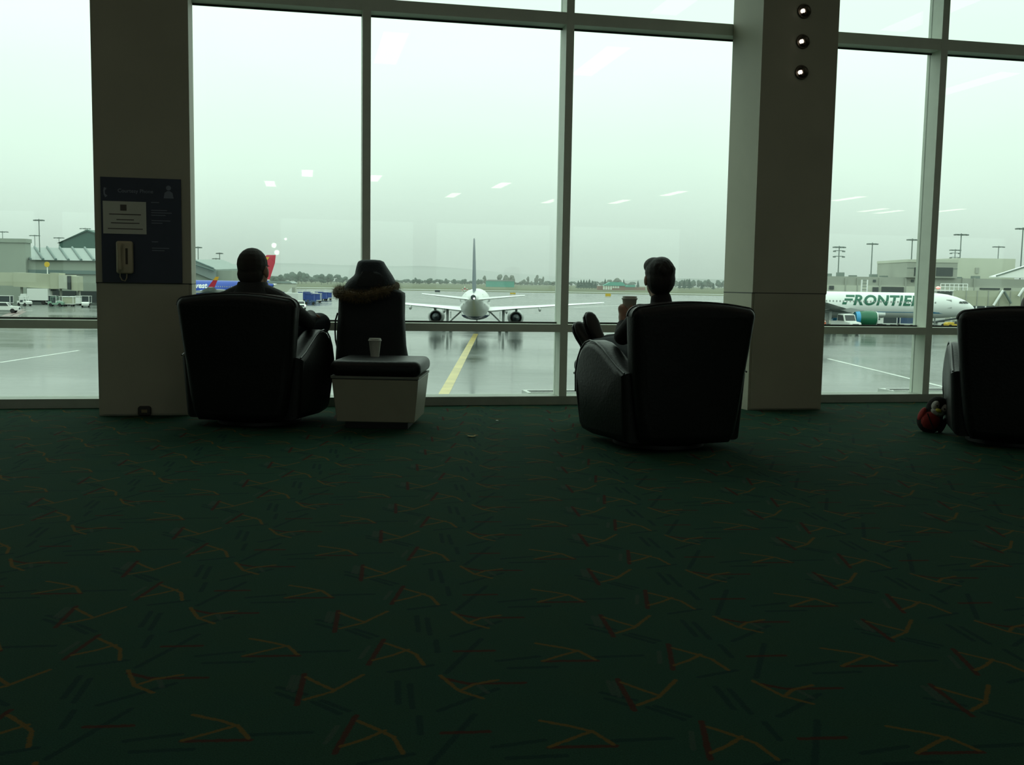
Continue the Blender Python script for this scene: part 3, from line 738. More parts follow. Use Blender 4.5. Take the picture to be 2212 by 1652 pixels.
b.cap((-0.085, -0.06, 0.52), 0.090, (-0.085, 0.340, 0.560), 0.062); b.cap((-0.085, 0.340, 0.560), 0.058, (-0.120, 0.800, 0.520), 0.038)
b.cap((-0.19, -0.09, 0.765), 0.050, (-0.225, 0.075, 0.635), 0.040); b.cap((-0.225, 0.075, 0.635), 0.040, (-0.178, 0.172, 0.700), 0.026)
b.cap((0.14, -0.09, 0.765), 0.050, (0.250, 0.06, 0.655), 0.040); b.cap((0.25, 0.06, 0.655), 0.038, (0.12, 0.24, 0.655), 0.026)
hand(b, (0.12, 0.24, 0.655), (-0.8, 0.55, -0.05), (0, 0, 1), 0.95, 0.5)
# the cup hand: palm against the near left side of the cup, fingers wrapped round its far side, thumb on the near side
cz = CUPP.z
def cp(a, r_, z): return V((CUPP.x + r_ * cos(R(a)), CUPP.y + r_ * sin(R(a)), cz + z))
b.cap((-0.178, 0.172, 0.700), 0.026, cp(205, 0.060, 0.010), 0.027)
b.cap(cp(205, 0.058, 0.012), 0.024, cp(190, 0.057, 0.058), 0.023); b.cap(cp(225, 0.058, 0.015), 0.022, cp(205, 0.057, 0.055), 0.021)
for k, (z, a1) in enumerate(((0.076, 42), (0.057, 28), (0.037, 34), (0.018, 58))):
    rr_ = 0.030 + 0.012 * z / 0.104 + 0.0085
    pts_ = [cp(a, rr_ + 0.002, z) for a in (182, 150, 118, 85, a1)]
    for i in range(4): b.cap(pts_[i], 0.0098 - 0.0005 * i, pts_[i + 1], 0.0094 - 0.0005 * i, 10)
tp = [cp(232, 0.053, 0.030), cp(247, 0.048, 0.052), cp(262, 0.0475, 0.072)]
b.cap(tp[0], 0.0145, tp[1], 0.012); b.cap(tp[1], 0.012, tp[2], 0.0095)
organic(b, 'body', MT['skin'], pr, 0.0055, 3)
eyes(P, pr)
hr = MB(); rt = M.Rotation(R(-6), 3, 'Z')
hr.ell(P(0, -0.020, 0.040), (0.087, 0.096, 0.088), rot=rt); hr.ell(P(0, -0.035, 0.0), (0.085, 0.078, 0.098), rot=rt); hr.ell(P(-0.022, 0.018, 0.076), (0.062, 0.070, 0.052), rot=rt)
hr.ell(P(0.02, 0.014, 0.080), (0.062, 0.070, 0.052), rot=rt)
for k in range(60):
    a = random.uniform(-0.3, pi + .3); el_ = random.uniform(0.2, 1.3)
    q0 = P(0.078 * cos(a) * cos(el_), -0.03 - 0.085 * sin(a) * cos(el_), 0.030 + 0.085 * sin(el_))
    hr.cap(q0, 0.011, q0 + V((random.uniform(-.008, .008), -0.004, random.uniform(-0.02, 0.004))), 0.007, 8)
organic(hr, 'hair', MT['hair'], pr, 0.006, 2)
j = MB()
for sx in (-1, 1):
    j.cap((sx * 0.080, -0.07, 0.52), 0.128, (sx * 0.088 - 0.02, -0.10, 0.715), 0.118)
    j.cap((sx * 0.08 - 0.03, -0.10, 0.745), 0.094, (sx * 0.17 - 0.025, -0.09, 0.765), 0.068)
j.cap((-0.19, -0.09, 0.765), 0.064, (-0.225, 0.075, 0.635), 0.054); j.cap((-0.225, 0.075, 0.635), 0.053, (-0.186, 0.160, 0.690), 0.040)
j.cap((0.14, -0.09, 0.765), 0.064, (0.250, 0.06, 0.655), 0.054); j.cap((0.25, 0.06, 0.655), 0.052, (0.14, 0.215, 0.655), 0.038)
j.cap((-0.055, -0.078, 0.80), 0.070, (-0.058, -0.074, 0.855), 0.062)
organic(j, 'sweater', MT['sweater'], pr, 0.008, 4)
tr_ = MB()
tr_.cap((0.085, -0.06, 0.52), 0.104, (0.075, 0.345, 0.585), 0.076); tr_.cap((0.075, 0.345, 0.585), 0.074, (-0.022, 0.715, 0.560), 0.054)
tr_.cap((-0.085, -0.06, 0.52), 0.104, (-0.085, 0.340, 0.560), 0.076); tr_.cap((-0.085, 0.340, 0.560), 0.074, (-0.116, 0.770, 0.525), 0.054)
organic(tr_, 'trousers', MT['jeans'], pr, 0.009, 4)
shoe('shoe', (-0.038, 0.795, 0.460), (-0.108, 0.880, 0.748), (0.15, -0.95, 0.3), pr, MT['shoe'])
shoe('shoe', (-0.092, 0.852, 0.446), (-0.168, 0.930, 0.680), (0.2, -0.93, 0.3), pr, MT['shoe'])
cw = M.Translation(V(CHAIR_R[0])) @ M.Rotation(CHAIR_R[1], 4, 'Z') @ CUPP
paper_cup('white paper cup with lid held up by the right man', cw, sleeve=False, rz=0.3, s=1.08)

# ---- left man: cropped hair, dark jacket, leg crossed towards the table
pl = thing('person', 'man with cropped hair in a dark jacket, legs crossed, beside the table', 'person', *CHAIR_L)
HD = V((0.012, -0.095, 0.988))
b = MB(); P = head(b, HD, R(-9), 1.17)
b.cap((0.0, -0.11, 0.80), 0.070, (0.008, -0.098, 0.93), 0.070)
for sx in (-1, 1):
    b.cap((sx * 0.08, -0.07, 0.53), 0.120, (sx * 0.09, -0.10, 0.72), 0.110); b.cap((sx * 0.08, -0.10, 0.755), 0.085, (sx * 0.175, -0.07, 0.775), 0.060)
b.cap((-0.09, -0.05, 0.52), 0.092, (-0.13, 0.40, 0.535), 0.064); b.cap((-0.13, 0.40, 0.535), 0.060, (-0.14, 0.46, 0.12), 0.040)
b.cap((0.09, -0.05, 0.53), 0.092, (0.262, 0.47, 0.630), 0.064); b.cap((0.262, 0.47, 0.630), 0.058, (-0.10, 0.52, 0.640), 0.040)
b.cap((0.20, -0.06, 0.785), 0.055, (0.305, 0.10, 0.655), 0.042); b.cap((0.305, 0.10, 0.655), 0.040, (0.245, 0.33, 0.697), 0.028)
hand(b, (0.245, 0.33, 0.700), (-0.25, 0.9, -0.1), (0, 0, 1), 1.0, 0.55)
b.cap((-0.20, -0.06, 0.785), 0.055, (-0.275, 0.10, 0.670), 0.044); b.cap((-0.275, 0.10, 0.670), 0.042, (-0.10, 0.28, 0.655), 0.028)
hand(b, (-0.10, 0.28, 0.655), (0.7, 0.6, -0.1), (0, 0, 1), 1.0, 0.5)
organic(b, 'body', MT['skin'], pl, 0.0065, 3)
eyes(P, pl)
hr = MB(); rt = M.Rotation(R(-9), 3, 'Z')
hr.ell(P(0, -0.018, 0.034), (0.081 * 1.17, 0.094 * 1.17, 0.092 * 1.17), rot=rt); hr.ell(P(0, -0.040, -0.02), (0.074 * 1.17, 0.062 * 1.17, 0.065 * 1.17), rot=rt)
organic(hr, 'cropped_hair', MT['hair_short'], pl, 0.006, 2)
j = MB()
for sx in (-1, 1):
    j.cap((sx * 0.085, -0.07, 0.52), 0.132, (sx * 0.092, -0.095, 0.72), 0.124); j.cap((sx * 0.08, -0.10, 0.765), 0.098, (sx * 0.178, -0.07, 0.780), 0.074)
for sx in (-1, 1): j.cap((0.006 + sx * 0.035, -0.105, 0.845), 0.078, (sx * 0.155, -0.075, 0.800), 0.072)
j.cap((0.20, -0.06, 0.778), 0.066, (0.305, 0.10, 0.655), 0.052); j.cap((0.305, 0.10, 0.655), 0.050, (0.252, 0.31, 0.692), 0.042)
j.cap((0.308, 0.09, 0.668), 0.046, (0.338, 0.13, 0.682), 0.024)
j.cap((-0.20, -0.06, 0.785), 0.072, (-0.275, 0.10, 0.670), 0.060); j.cap((-0.275, 0.10, 0.670), 0.058, (-0.115, 0.265, 0.657), 0.042)
organic(j, 'jacket', MT['jacket'], pl, 0.009, 4)
co = MB(); co.loft([sring(0.26, 0.22, 0.845, 0.006, -0.105, e=1), sring(0.215, 0.195, 0.880, 0.006, -0.104, e=1), sring(0.190, 0.180, 0.912, 0.006, -0.104, e=1), sring(0.182, 0.172, 0.918, 0.006, -0.104, e=1), sring(0.155, 0.150, 0.905, 0.006, -0.102, e=1)])
co.build('collar', MT['jacket'], pl, smooth=60)
tr_ = MB()
tr_.cap((-0.09, -0.05, 0.52), 0.106, (-0.13, 0.40, 0.535), 0.080); tr_.cap((-0.13, 0.40, 0.535), 0.077, (-0.14, 0.455, 0.155), 0.060)
tr_.cap((0.09, -0.05, 0.53), 0.106, (0.262, 0.47, 0.630), 0.082); tr_.cap((0.262, 0.47, 0.630), 0.080, (-0.07, 0.515, 0.640), 0.058)
organic(tr_, 'trousers', MT['jeans'], pl, 0.009, 4)
shoe('shoe', (-0.135, 0.40, 0.006), (-0.165, 0.680, 0.006), (0, 0, 1), pl, MT['shoe'])
shoe('shoe', (-0.130, 0.47, 0.600), (-0.235, 0.690, 0.700), (0.2, -0.5, 0.8), pl, MT['shoe'])

# ---- person at the right edge: only the top of the hair shows
pf = thing('person', 'person with brown hair slouched low in the armchair at the right edge', 'person', *CHAIR_F)
HD = V((0.085, 0.02, 0.815))
b = MB(); P = head(b, HD, R(6), 0.95)
b.cap((0.06, -0.03, 0.66), 0.045, (0.08, -0.005, 0.74), 0.044)
for sx in (-1, 1):
    b.cap((0.03 + sx * 0.055, 0.10, 0.50), 0.080, (0.05 + sx * 0.060, -0.02, 0.60), 0.075); b.cap((0.055 + sx * 0.05, -0.03, 0.625), 0.055, (0.055 + sx * 0.125, -0.02, 0.635), 0.042)
    b.cap((0.02 + sx * 0.07, 0.10, 0.495), 0.066, (0.02 + sx * 0.09, 0.44, 0.500), 0.046); b.cap((0.02 + sx * 0.09, 0.44, 0.500), 0.044, (0.02 + sx * 0.085, 0.50, 0.17), 0.030)
    b.cap((0.055 + sx * 0.135, -0.02, 0.632), 0.036, (0.05 + sx * 0.175, 0.12, 0.555), 0.030); b.cap((0.05 + sx * 0.175, 0.12, 0.555), 0.029, (0.04 + sx * 0.06, 0.26, 0.580), 0.021)
    hand(b, (0.04 + sx * 0.06, 0.26, 0.580), (-sx * 0.5, 0.8, -0.1), (0, 0, 1), 0.8, 0.5)
organic(b, 'body', MT['skin'], pf, 0.0065, 3); eyes(P, pf, 0.95)
hr = MB(); hr.ell(P(0, -0.014, 0.040), (0.088, 0.103, 0.090)); hr.ell(P(0, -0.045, -0.045), (0.085, 0.065, 0.095))
for k in range(70):
    a = random.uniform(0.0, pi); q0 = P(0.082 * cos(a), -0.03 - 0.075 * sin(a), random.uniform(-0.02, 0.04))
    hr.cap(q0, 0.011, q0 + V((0, 0, -0.09)), 0.006, 8)
organic(hr, 'hair', MT['hair_brown'], pf, 0.007, 2)
j = MB()
for sx in (-1, 1):
    j.cap((0.03 + sx * 0.055, 0.10, 0.50), 0.092, (0.05 + sx * 0.060, -0.02, 0.60), 0.086); j.cap((0.055 + sx * 0.05, -0.03, 0.628), 0.064, (0.055 + sx * 0.125, -0.02, 0.636), 0.052)
    j.cap((0.055 + sx * 0.135, -0.02, 0.632), 0.047, (0.05 + sx * 0.175, 0.12, 0.555), 0.041); j.cap((0.05 + sx * 0.175, 0.12, 0.555), 0.040, (0.042 + sx * 0.075, 0.24, 0.578), 0.031)
organic(j, 'jacket', MT['jacket'], pf, 0.009, 4)
tr_ = MB()
for sx in (-1, 1):
    tr_.cap((0.02 + sx * 0.07, 0.10, 0.495), 0.077, (0.02 + sx * 0.09, 0.44, 0.500), 0.058); tr_.cap((0.02 + sx * 0.09, 0.44, 0.500), 0.056, (0.02 + sx * 0.085, 0.495, 0.20), 0.045)
organic(tr_, 'trousers', MT['jeans'], pf, 0.009, 4)
for sx in (-1, 1): shoe('shoe', (0.02 + sx * 0.085, 0.46, 0.10), (0.02 + sx * 0.10, 0.66, 0.06), (0, 0.3, 1), pf, MT['shoe'])
# ================================================================== OUTSIDE
G = -5.5                       # the apron lies one storey below the hall
MO = dict(
    white=mat('aircraft_white', (0.80, 0.82, 0.81), 0.25, var=0.03, scale=0.4),
    grey=mat('aircraft_grey', (0.34, 0.36, 0.35), 0.4, var=0.06, scale=0.4),
    navy=mat('tail_navy', (0.045, 0.085, 0.125), 0.35, var=0.05, scale=0.3),
    blue=mat('aircraft_blue', (0.030, 0.080, 0.42), 0.3, var=0.05, scale=0.3),
    red=mat('aircraft_red', (0.52, 0.03, 0.06), 0.35, var=0.05),
    amber=mat('aircraft_amber', (0.72, 0.40, 0.05), 0.35, var=0.05),
    green=mat('engine_green', (0.012, 0.13, 0.065), 0.3, var=0.08, scale=0.5),
    cyan=mat('engine_blue_band', (0.05, 0.33, 0.62), 0.3, var=0.04),
    letter=mat('lettering_green', (0.012, 0.125, 0.075), 0.35, var=0.04),
    letter_w=mat('lettering_white', (0.85, 0.86, 0.85), 0.4, var=0.02),
    stripe=mat('blue_stripe', (0.06, 0.25, 0.45), 0.4, var=0.05),
    dark=mat('dark_glazing', (0.035, 0.045, 0.045), 0.25, var=0.1),
    rubber=mat('tyre_rubber', (0.02, 0.02, 0.02), 0.8),
    conc=mat('terminal_concrete', (0.34, 0.355, 0.31), 0.85, var=0.08, scale=0.25),
    conc2=mat('pale_concrete', (0.50, 0.52, 0.44), 0.85, var=0.06, scale=0.25),
    conc3=mat('terminal_grey_left', (0.30, 0.34, 0.29), 0.85, var=0.06, scale=0.25),
    roof=mat('metal_roof', (0.24, 0.29, 0.275), 0.5, var=0.05, scale=0.3),
    rib=mat('roof_rib', (0.13, 0.19, 0.18), 0.6),
    hangar=mat('hangar_green', (0.05, 0.115, 0.095), 0.6, var=0.08, scale=0.2),
    cream=mat('bridge_cream', (0.42, 0.435, 0.33), 0.6, var=0.05, scale=0.4),
    yellow=mat('sign_yellow', (0.62, 0.42, 0.05), 0.6),
    mast=mat('mast_grey', (0.17, 0.21, 0.19), 0.6),
    veh_white=mat('vehicle_white', (0.74, 0.76, 0.73), 0.35, var=0.05),
    veh_blue=mat('cart_blue', (0.035, 0.075, 0.30), 0.5, var=0.1),
    veh_navy=mat('curtain_navy', (0.045, 0.085, 0.17), 0.7, var=0.1),
    veh_red=mat('cart_red', (0.38, 0.03, 0.05), 0.5),
    veh_orange=mat('safety_orange', (0.60, 0.12, 0.04), 0.6),
    veh_green=mat('tug_green', (0.22, 0.36, 0.28), 0.5),
    veh_dark=mat('vehicle_dark', (0.04, 0.055, 0.06), 0.5),
    head=emat('headlight', (1.0, 0.98, 0.90), 5.0),
    red_light=emat('beacon_red', (1.0, 0.06, 0.06), 1.2),
    nav=emat('tail_lamp', (1.0, 0.97, 0.9), 6.0),
    teal=mat('teal_metal', (0.06, 0.33, 0.26), 0.6, var=0.06, scale=0.1),
    facade=mat('white_facade', (0.72, 0.74, 0.66), 0.7, var=0.04, scale=0.1),
    brick=mat('red_brown_wall', (0.24, 0.12, 0.09), 0.8, var=0.1, scale=0.1),
    conifer=mat('conifer_green', (0.020, 0.052, 0.036), 0.9, var=0.3, scale=0.3),
    leafy=mat('bare_crown_grey', (0.13, 0.15, 0.12), 0.9, var=0.3, scale=0.3),
    wood=mat('hazy_wood_green', (0.045, 0.085, 0.060), 0.9, var=0.3, scale=0.3),
    bark=mat('bark', (0.06, 0.05, 0.035), 0.9),
    hill=mat('far_hill', (0.05, 0.085, 0.07), 0.95, var=0.2, scale=0.002),
    line_y=mat('yellow_line_paint', (0.44, 0.35, 0.12), 0.35, var=0.3, scale=0.6),
    line_w=mat('white_line_paint', (0.55, 0.58, 0.55), 0.35, var=0.3, scale=0.6),
    reflection_r=mat('painted_red_reflection', (0.17, 0.10, 0.09), 0.35, var=0.3, scale=0.6),
)

def apron_mat():
    m = bpy.data.materials.new('wet_concrete'); m.use_nodes = True
    t = m.node_tree; b = t.nodes['Principled BSDF']; nn = t.nodes.new; lk = t.links.new
    tcn = nn('ShaderNodeTexCoord')
    def noise(sc, vec_scale, det=5):
        mp = nn('ShaderNodeMapping'); mp.inputs['Scale'].default_value = vec_scale; lk(tcn.outputs['Object'], mp.inputs[0])
        n = nn('ShaderNodeTexNoise'); n.inputs['Scale'].default_value = sc; n.inputs['Detail'].default_value = det; lk(mp.outputs[0], n.inputs['Vector']); return n.outputs['Fac']
    puddle = noise(0.05, (0.7, 1, 1)); fine = noise(0.9, (0.5, 1.6, 1)); 
    mr = nn('ShaderNodeMapRange'); mr.inputs['From Min'].default_value = 0.38; mr.inputs['From Max'].default_value = 0.66
    mr.inputs['To Min'].default_value = 0.05; mr.inputs['To Max'].default_value = 0.24; lk(puddle, mr.inputs['Value'])
    mul = nn('ShaderNodeMath'); mul.operation = 'MULTIPLY_ADD'; lk(fine, mul.inputs[0]); mul.inputs[1].default_value = 0.10; lk(mr.outputs[0], mul.inputs[2])
    lk(mul.outputs[0], b.inputs['Roughness'])
    # joints between the poured slabs
    br = nn('ShaderNodeTexBrick'); br.offset = 0.0; br.inputs['Scale'].default_value = 1.0
    br.inputs['Brick Width'].default_value = 6.0; br.inputs['Row Height'].default_value = 6.0; br.inputs['Mortar Size'].default_value = 0.06
    br.inputs['Color1'].default_value = (0.062, 0.078, 0.070, 1); br.inputs['Color2'].default_value = (0.078, 0.092, 0.082, 1); br.inputs['Mortar'].default_value = (0.035, 0.042, 0.038, 1)
    lk(tcn.outputs['Object'], br.inputs['Vector'])
    mr2 = nn('ShaderNodeMapRange'); mr2.inputs['To Min'].default_value = 0.7; mr2.inputs['To Max'].default_value = 1.3; lk(fine, mr2.inputs['Value'])
    sc = nn('ShaderNodeVectorMath'); sc.operation = 'SCALE'; lk(br.outputs['Color'], sc.inputs[0]); lk(mr2.outputs[0], sc.inputs['Scale'])
    lk(sc.outputs[0], b.inputs['Base Color'])
    bp = nn('ShaderNodeBump'); bp.inputs['Strength'].default_value = 0.22; bp.inputs['Distance'].default_value = 0.02
    lk(noise(2.2, (0.6, 1.4, 1), 3), bp.inputs['Height']); lk(bp.outputs[0], b.inputs['Normal'])
    b.inputs['IOR'].default_value = 1.33
    return m
MO['apron'] = apron_mat()
MO['grass'] = mat('winter_grass', (0.095, 0.110, 0.050), 0.95, var=0.3, scale=0.02)
MO['taxi'] = mat('taxiway', (0.30, 0.33, 0.29), 0.4, var=0.1, scale=0.02)

def quad(name, pts, m, kind='structure'):
    o = MB().loft([[V((p[0], p[1], p[2] - 0.3)) for p in pts], [V(p) for p in pts]]).build(name, m, None, smooth=None); o['kind'] = kind; return o
quad('ground', [(-700, 4, G), (900, 4, G), (900, 813, G), (-700, 813, G)], MO['apron'])
q = MB(); ys = [813, 850, 900, 1000, 1150, 1350, 1600, 2400]; zs = [G, G + .1, G + .3, G + 1.2, G + 3.0, G + 4.6, G + 5.6, G + 6.4]
vs = []
for y, z in zip(ys, zs): vs += [(-1500, y, z), (1800, y, z)]
q.add(vs, [(2 * i, 2 * i + 1, 2 * i + 3, 2 * i + 2) for i in range(len(ys) - 1)])
o = q.build('ground_field', MO['grass'], None, smooth=None); o['kind'] = 'structure'
quad('ground_taxiway', [(-900, 865, G + .45), (1000, 865, G + .45), (1000, 912, G + .65), (-900, 912, G + .65)], MO['taxi'])
def strip(name, p0, p1, wd, m, lb, z=0.012):
    a, c = V((p0[0], p0[1], 0)), V((p1[0], p1[1], 0)); n = (c - a).cross(V((0, 0, 1))).normalized() * wd / 2
    pts = [a - n, a + n, c + n, c - n]
    o = MB().loft([[V((p.x, p.y, G + 0.002)) for p in pts], [V((p.x, p.y, G + z)) for p in pts]]).build(name, m, None, smooth=None)
    o['kind'] = 'structure'; return o
strip('ground_marking_or_reflection', (-3.55, 22), (-4.75, 131), 0.62, MO['line_y'], '')
def gp(px, py): 
    q = fw + CR * ((px - 1106) / FPX) - CU * ((py - 826) / FPX); return EYE + q * ((G - EYE.z) / q.z)
for (x0, y0, x1, y1, wd, k) in ((1790, 775, 2040, 836, 0.35, 'line_w'), (0, 783, 170, 757, 0.3, 'line_w'), (1240, 664, 1560, 649, 0.9, 'line_w'), (10, 683, 48, 668, 1.2, 'reflection_r'), (28, 684, 52, 672, 0.9, 'reflection_r')):  # the reddish strips paint a pinkish reflection onto the apron
    a, c = gp(x0, y0), gp(x1, y1); strip('ground_marking_or_reflection', a, c, wd, MO[k], '')

# ---- hills and haze far off
def ridge(pts, d, depth, name):
    rings = []
    for px, py in pts:
        x = lat(px, d); z = alt(px, py, d)
        rings.append([(x, d - depth * 0.5, G - 2), (x, d - depth * 0.2, G + (z - G) * 0.6), (x, d, z), (x * 1.08, d + depth * 0.5, G - 2)])
    o = MB().loft(rings).build(name, MO['hill'], None, smooth=80); o['kind'] = 'structure'
ridge([(-300, 590), (250, 574), (430, 572), (520, 570), (590, 568), (660, 569), (720, 572), (800, 574), (860, 575), (905, 574), (950, 576), (1010, 581), (1080, 588), (1160, 594), (1260, 601), (1400, 612)], 6500, 2500, 'hills')
ridge([(1350, 606), (1420, 602), (1480, 601), (1540, 603), (1640, 604), (1760, 610)], 4200, 1200, 'hills_low')
hz = MB().bx(-5200, 6200, 700, 9000, G - 3, 75).build('haze', bpy.data.materials.new('rain_haze'), None, smooth=None)
hm = hz.data.materials[0]; hm.use_nodes = True; hm.node_tree.nodes.clear()
ho = hm.node_tree.nodes.new('ShaderNodeOutputMaterial'); hv = hm.node_tree.nodes.new('ShaderNodeVolumeScatter'); ha = hm.node_tree.nodes.new('ShaderNodeVolumeAbsorption'); hadd = hm.node_tree.nodes.new('ShaderNodeAddShader')
hv.inputs['Color'].default_value = (0.93, 1, 0.96, 1); hv.inputs['Density'].default_value = 0.00042
ha.inputs['Color'].default_value = (0, 0, 0, 1); ha.inputs['Density'].default_value = 0.00004
hm.node_tree.links.new(hv.outputs[0], hadd.inputs[0]); hm.node_tree.links.new(ha.outputs[0], hadd.inputs[1]); hm.node_tree.links.new(hadd.outputs[0], ho.inputs['Volume'])
hz['kind'] = 'stuff'; hz['label'] = 'thin grey rain haze lying over the far field and hills'; hz['category'] = 'haze'

# ---- trees
def conifer_mesh(seed):
    rg = random.Random(seed); q = MB(); n = 11
    for z0, z1, r_ in ((0.10, 0.48, 0.27), (0.32, 0.70, 0.21), (0.55, 0.88, 0.145), (0.74, 1.0, 0.085)):
        rings = []
        for k, (f_, rr) in enumerate(((0, 0.55), (0.06, 1.0), (0.5, 0.55), (1.0, 0.03))):
            rings.append([(r_ * rr * (1 + rg.uniform(-.3, .3)) * cos(2 * pi * j / n), r_ * rr * (1 + rg.uniform(-.3, .3)) * sin(2 * pi * j / n), z0 + (z1 - z0) * f_ + rg.uniform(-.02, .02) * (0 < k < 3)) for j in range(n)])
        q.loft(rings)
    return q
def leafy_mesh(seed):
    rg = random.Random(seed); q = MB()
    for k in range(9):
        a = rg.random() * 6.28; r_ = rg.uniform(0.0, 0.30); z = rg.uniform(0.24, 0.80)
        rr = rg.uniform(0.16, 0.25)
        q.ell((r_ * cos(a), r_ * sin(a), z), (rr, rr, rr * rg.uniform(.75, 1.0)), nu=9, nv=6)
    q.v = [tuple(c + rg.uniform(-.018, .018) for c in p) for p in q.v]
    return q
KINDS = {}
for nm, fn, m in (('conifer', conifer_mesh, 'conifer'), ('leafy', leafy_mesh, 'leafy'), ('wood', leafy_mesh, 'wood')):
    KINDS[nm] = []
    for sd in (1, 2, 3):
        o_ = fn(sd).build('crown', MO[m], None, smooth=None); KINDS[nm].append(o_.data); bpy.data.objects.remove(o_)
o_ = MB().tube([(0, 0, -0.05), (0.004, 0, 0.25), (0, 0, 0.55)], [0.03, 0.024, 0.012], 6).build('trunk', MO['bark'], None); TRUNK = o_.data; bpy.data.objects.remove(o_)
def fieldz(d):
    for (y0, z0), (y1, z1) in zip(list(zip(ys, zs)), list(zip(ys, zs))[1:]):
        if y0 <= d <= y1: return z0 + (z1 - z0) * (d - y0) / (y1 - y0)
    return zs[-1]
TN = [0]
def tree(kind, px, top, d, wd, lb, grp):
    b_ = fieldz(d); z1 = alt(px, top, d); h = max(2.5, z1 - b_)
    t = thing('conifer_tree' if kind == 'conifer' else 'broadleaf_tree', lb, 'tree', (lat(px, d), d, b_), random.random() * 6, grp)
    TN[0] += 1
    s_ = wd / 2200 * d
    k = s_ / (0.54 if kind == 'conifer' else 0.85)
    t.scale = (k, k, h)
    obj('crown', KINDS[kind][TN[0] % 3], t); obj('trunk', TRUNK, t)
for px, top, wd in ((1249, 606, 9), (1255, 604, 9), (1261, 604, 10), (1267, 605, 9), (1273, 603, 11), (1279, 606, 10)):
    tree('conifer', px, top - 1, 1120, wd + 2, 'dark conifer in the close clump left of the teal roofed white building', 'clump of dark conifers')
tree('conifer', 1286, 607, 1120, 9, 'lone dark conifer between the conifer clump and the teal roofed building', None)
tree('conifer', 1307, 601, 1190, 10, 'dark conifer behind the left end of the teal roof', None)
tree('conifer', 1347, 602, 1190, 8, 'dark conifer behind the right end of the teal roof', None)
tree('leafy', 1336, 598, 1300, 24, 'broad pale bare tree rising behind the teal roof', None)
tree('leafy', 1316, 602, 1320, 18, 'smaller pale tree behind the teal roof', None)
tree('conifer', 1378, 605, 1150, 9, 'dark conifer just left of the right man', None)
for px, top, wd in ((1478, 602, 11), (1489, 601, 12), (1468, 606, 8), (1516, 610, 9), (1541, 610, 8)):
    tree('conifer', px, top, 1250, wd, 'dark conifer on the field edge right of the right man', 'dark conifers right of the seated man')
tree('leafy', 1080, 591, 1350, 14, 'pale rounded tree at the left end of the group above the teal shed', None)
tree('leafy', 1092, 591, 1360, 18, 'widest pale rounded tree above the teal shed', None)
tree('leafy', 1105, 592, 1370, 16, 'pale rounded tree at the right end of the group above the teal shed', None)
tree('leafy', 1046, 594, 1300, 9, 'slim pale tree at the left corner of the teal shed', None)
for px, top, wd in ((1126, 604, 10), (1133, 602, 9), (1140, 596, 9), (1148, 606, 9), (1159, 591, 9), (1166, 600, 9), (1172, 595, 8), (1180, 606, 10), (1195, 607, 12)):
    tree('leafy', px, top, 1380, wd, 'hazy grey tree in the row between the teal shed and the mullion', 'hazy trees right of the teal shed')
for px, top, wd in ((900, 598, 9), (894, 602, 8), (905, 603, 9), (952, 602, 9), (964, 600, 8), (981, 602, 9), (997, 602, 8), (1006, 601, 8), (925, 603, 12), (1031, 601, 8)):
    tree('wood', px, top, 1300, wd, 'small dark tree on the field edge behind the tail fin', 'small trees behind the white airliner')
rg = random.Random(5)
for k in range(30):
    px = 430 + k * 10.6 + rg.uniform(-3, 3)
    top = 588 + 5 * sin(k * 0.9) + rg.uniform(-3, 3) + (6 if k > 24 else 0)
    tree('wood', px, top, 1110 + (k % 5) * 34, 20, 'hazy green tree in the dense wood beyond the red tail fin', 'dense wood behind the left man')
for k in range(26):
    px = 1395 + k * 8 + rg.uniform(-3, 3)
    if 1400 < px < 1600: tree('wood', px, 604 + rg.uniform(-2, 3), 1450, 14, 'distant blue green tree in the row right of the right man', 'distant tree row')
for k in range(34):
    px = 640 + k * 12 + rg.uniform(-4, 4)
    if px < 1045: tree('wood', px, 603 + rg.uniform(-3, 3), 1420, 17, 'low dark tree in the hedge line behind the white airliner', 'hedge line behind the white airliner')
for k in range(30):
    px = 1110 + k * 9 + rg.uniform(-3, 3)
    tree('wood', px, 608 + rg.uniform(-2, 2), 1500, 13, 'low hazy tree in the farthest row behind the teal roofs', 'farthest tree row')

# ---- distant buildings and field fittings
d = 1150
b0 = thing('shed', 'long teal metal shed beyond the white airliner', 'building', (lat(1080, d), d, fieldz(d)))
wl, hl = (1110 - 1049) / 2200 * d / 2, alt(1080, 605, d) - fieldz(d)
MB().bx(-wl, wl, 0, 14, -1, hl * 0.86).build('wall', MO['teal'], b0, smooth=None)
MB().prism([(-wl - .4, hl * 0.86), (wl + .4, hl * 0.86), (wl * .9, hl * 1.05), (-wl * .85, hl * 1.05)], -0.4, 14.4).build('roof', MO['roof'], b0, smooth=None)
for k in range(3): MB().bx(-wl + 4 + 10 * k, -wl + 10 + 10 * k, -0.15, 0, -1, hl * 0.6).build('door', MO['teal'], b0, smooth=None)
d = 1060; zf = fieldz(d)
b1 = thing('hall_building', 'white fronted building with a teal roof left of the right man', 'building', (lat(1322, d), d, zf))
x0, x1 = lat(1302, d) - lat(1322, d), lat(1338, d) - lat(1322, d); h1 = alt(1322, 617, d) - zf; h2 = alt(1322, 609, d) - zf
MB().bx(x0, x1 + 6, 0, 16, -3.5, h1).build('wall', MO['brick'], b1, smooth=None)
for k in range(7):
    xx = x0 + (x1 - x0) * (k + 0.5) / 7
    MB().bx(xx - 0.95, xx + 0.95, -0.2, 0, 0.5 if k < 4 else 2.2, h1 - 0.2).build('window_bay', MO['facade'], b1, smooth=None)
rp = [(x0 + 0.5, h1), (x1 + 7, h1), (x1 + 3, h2), (x0 + 8, h2)]
MB().prism(rp, -1, 17).build('roof', MO['teal'], b1, smooth=None)
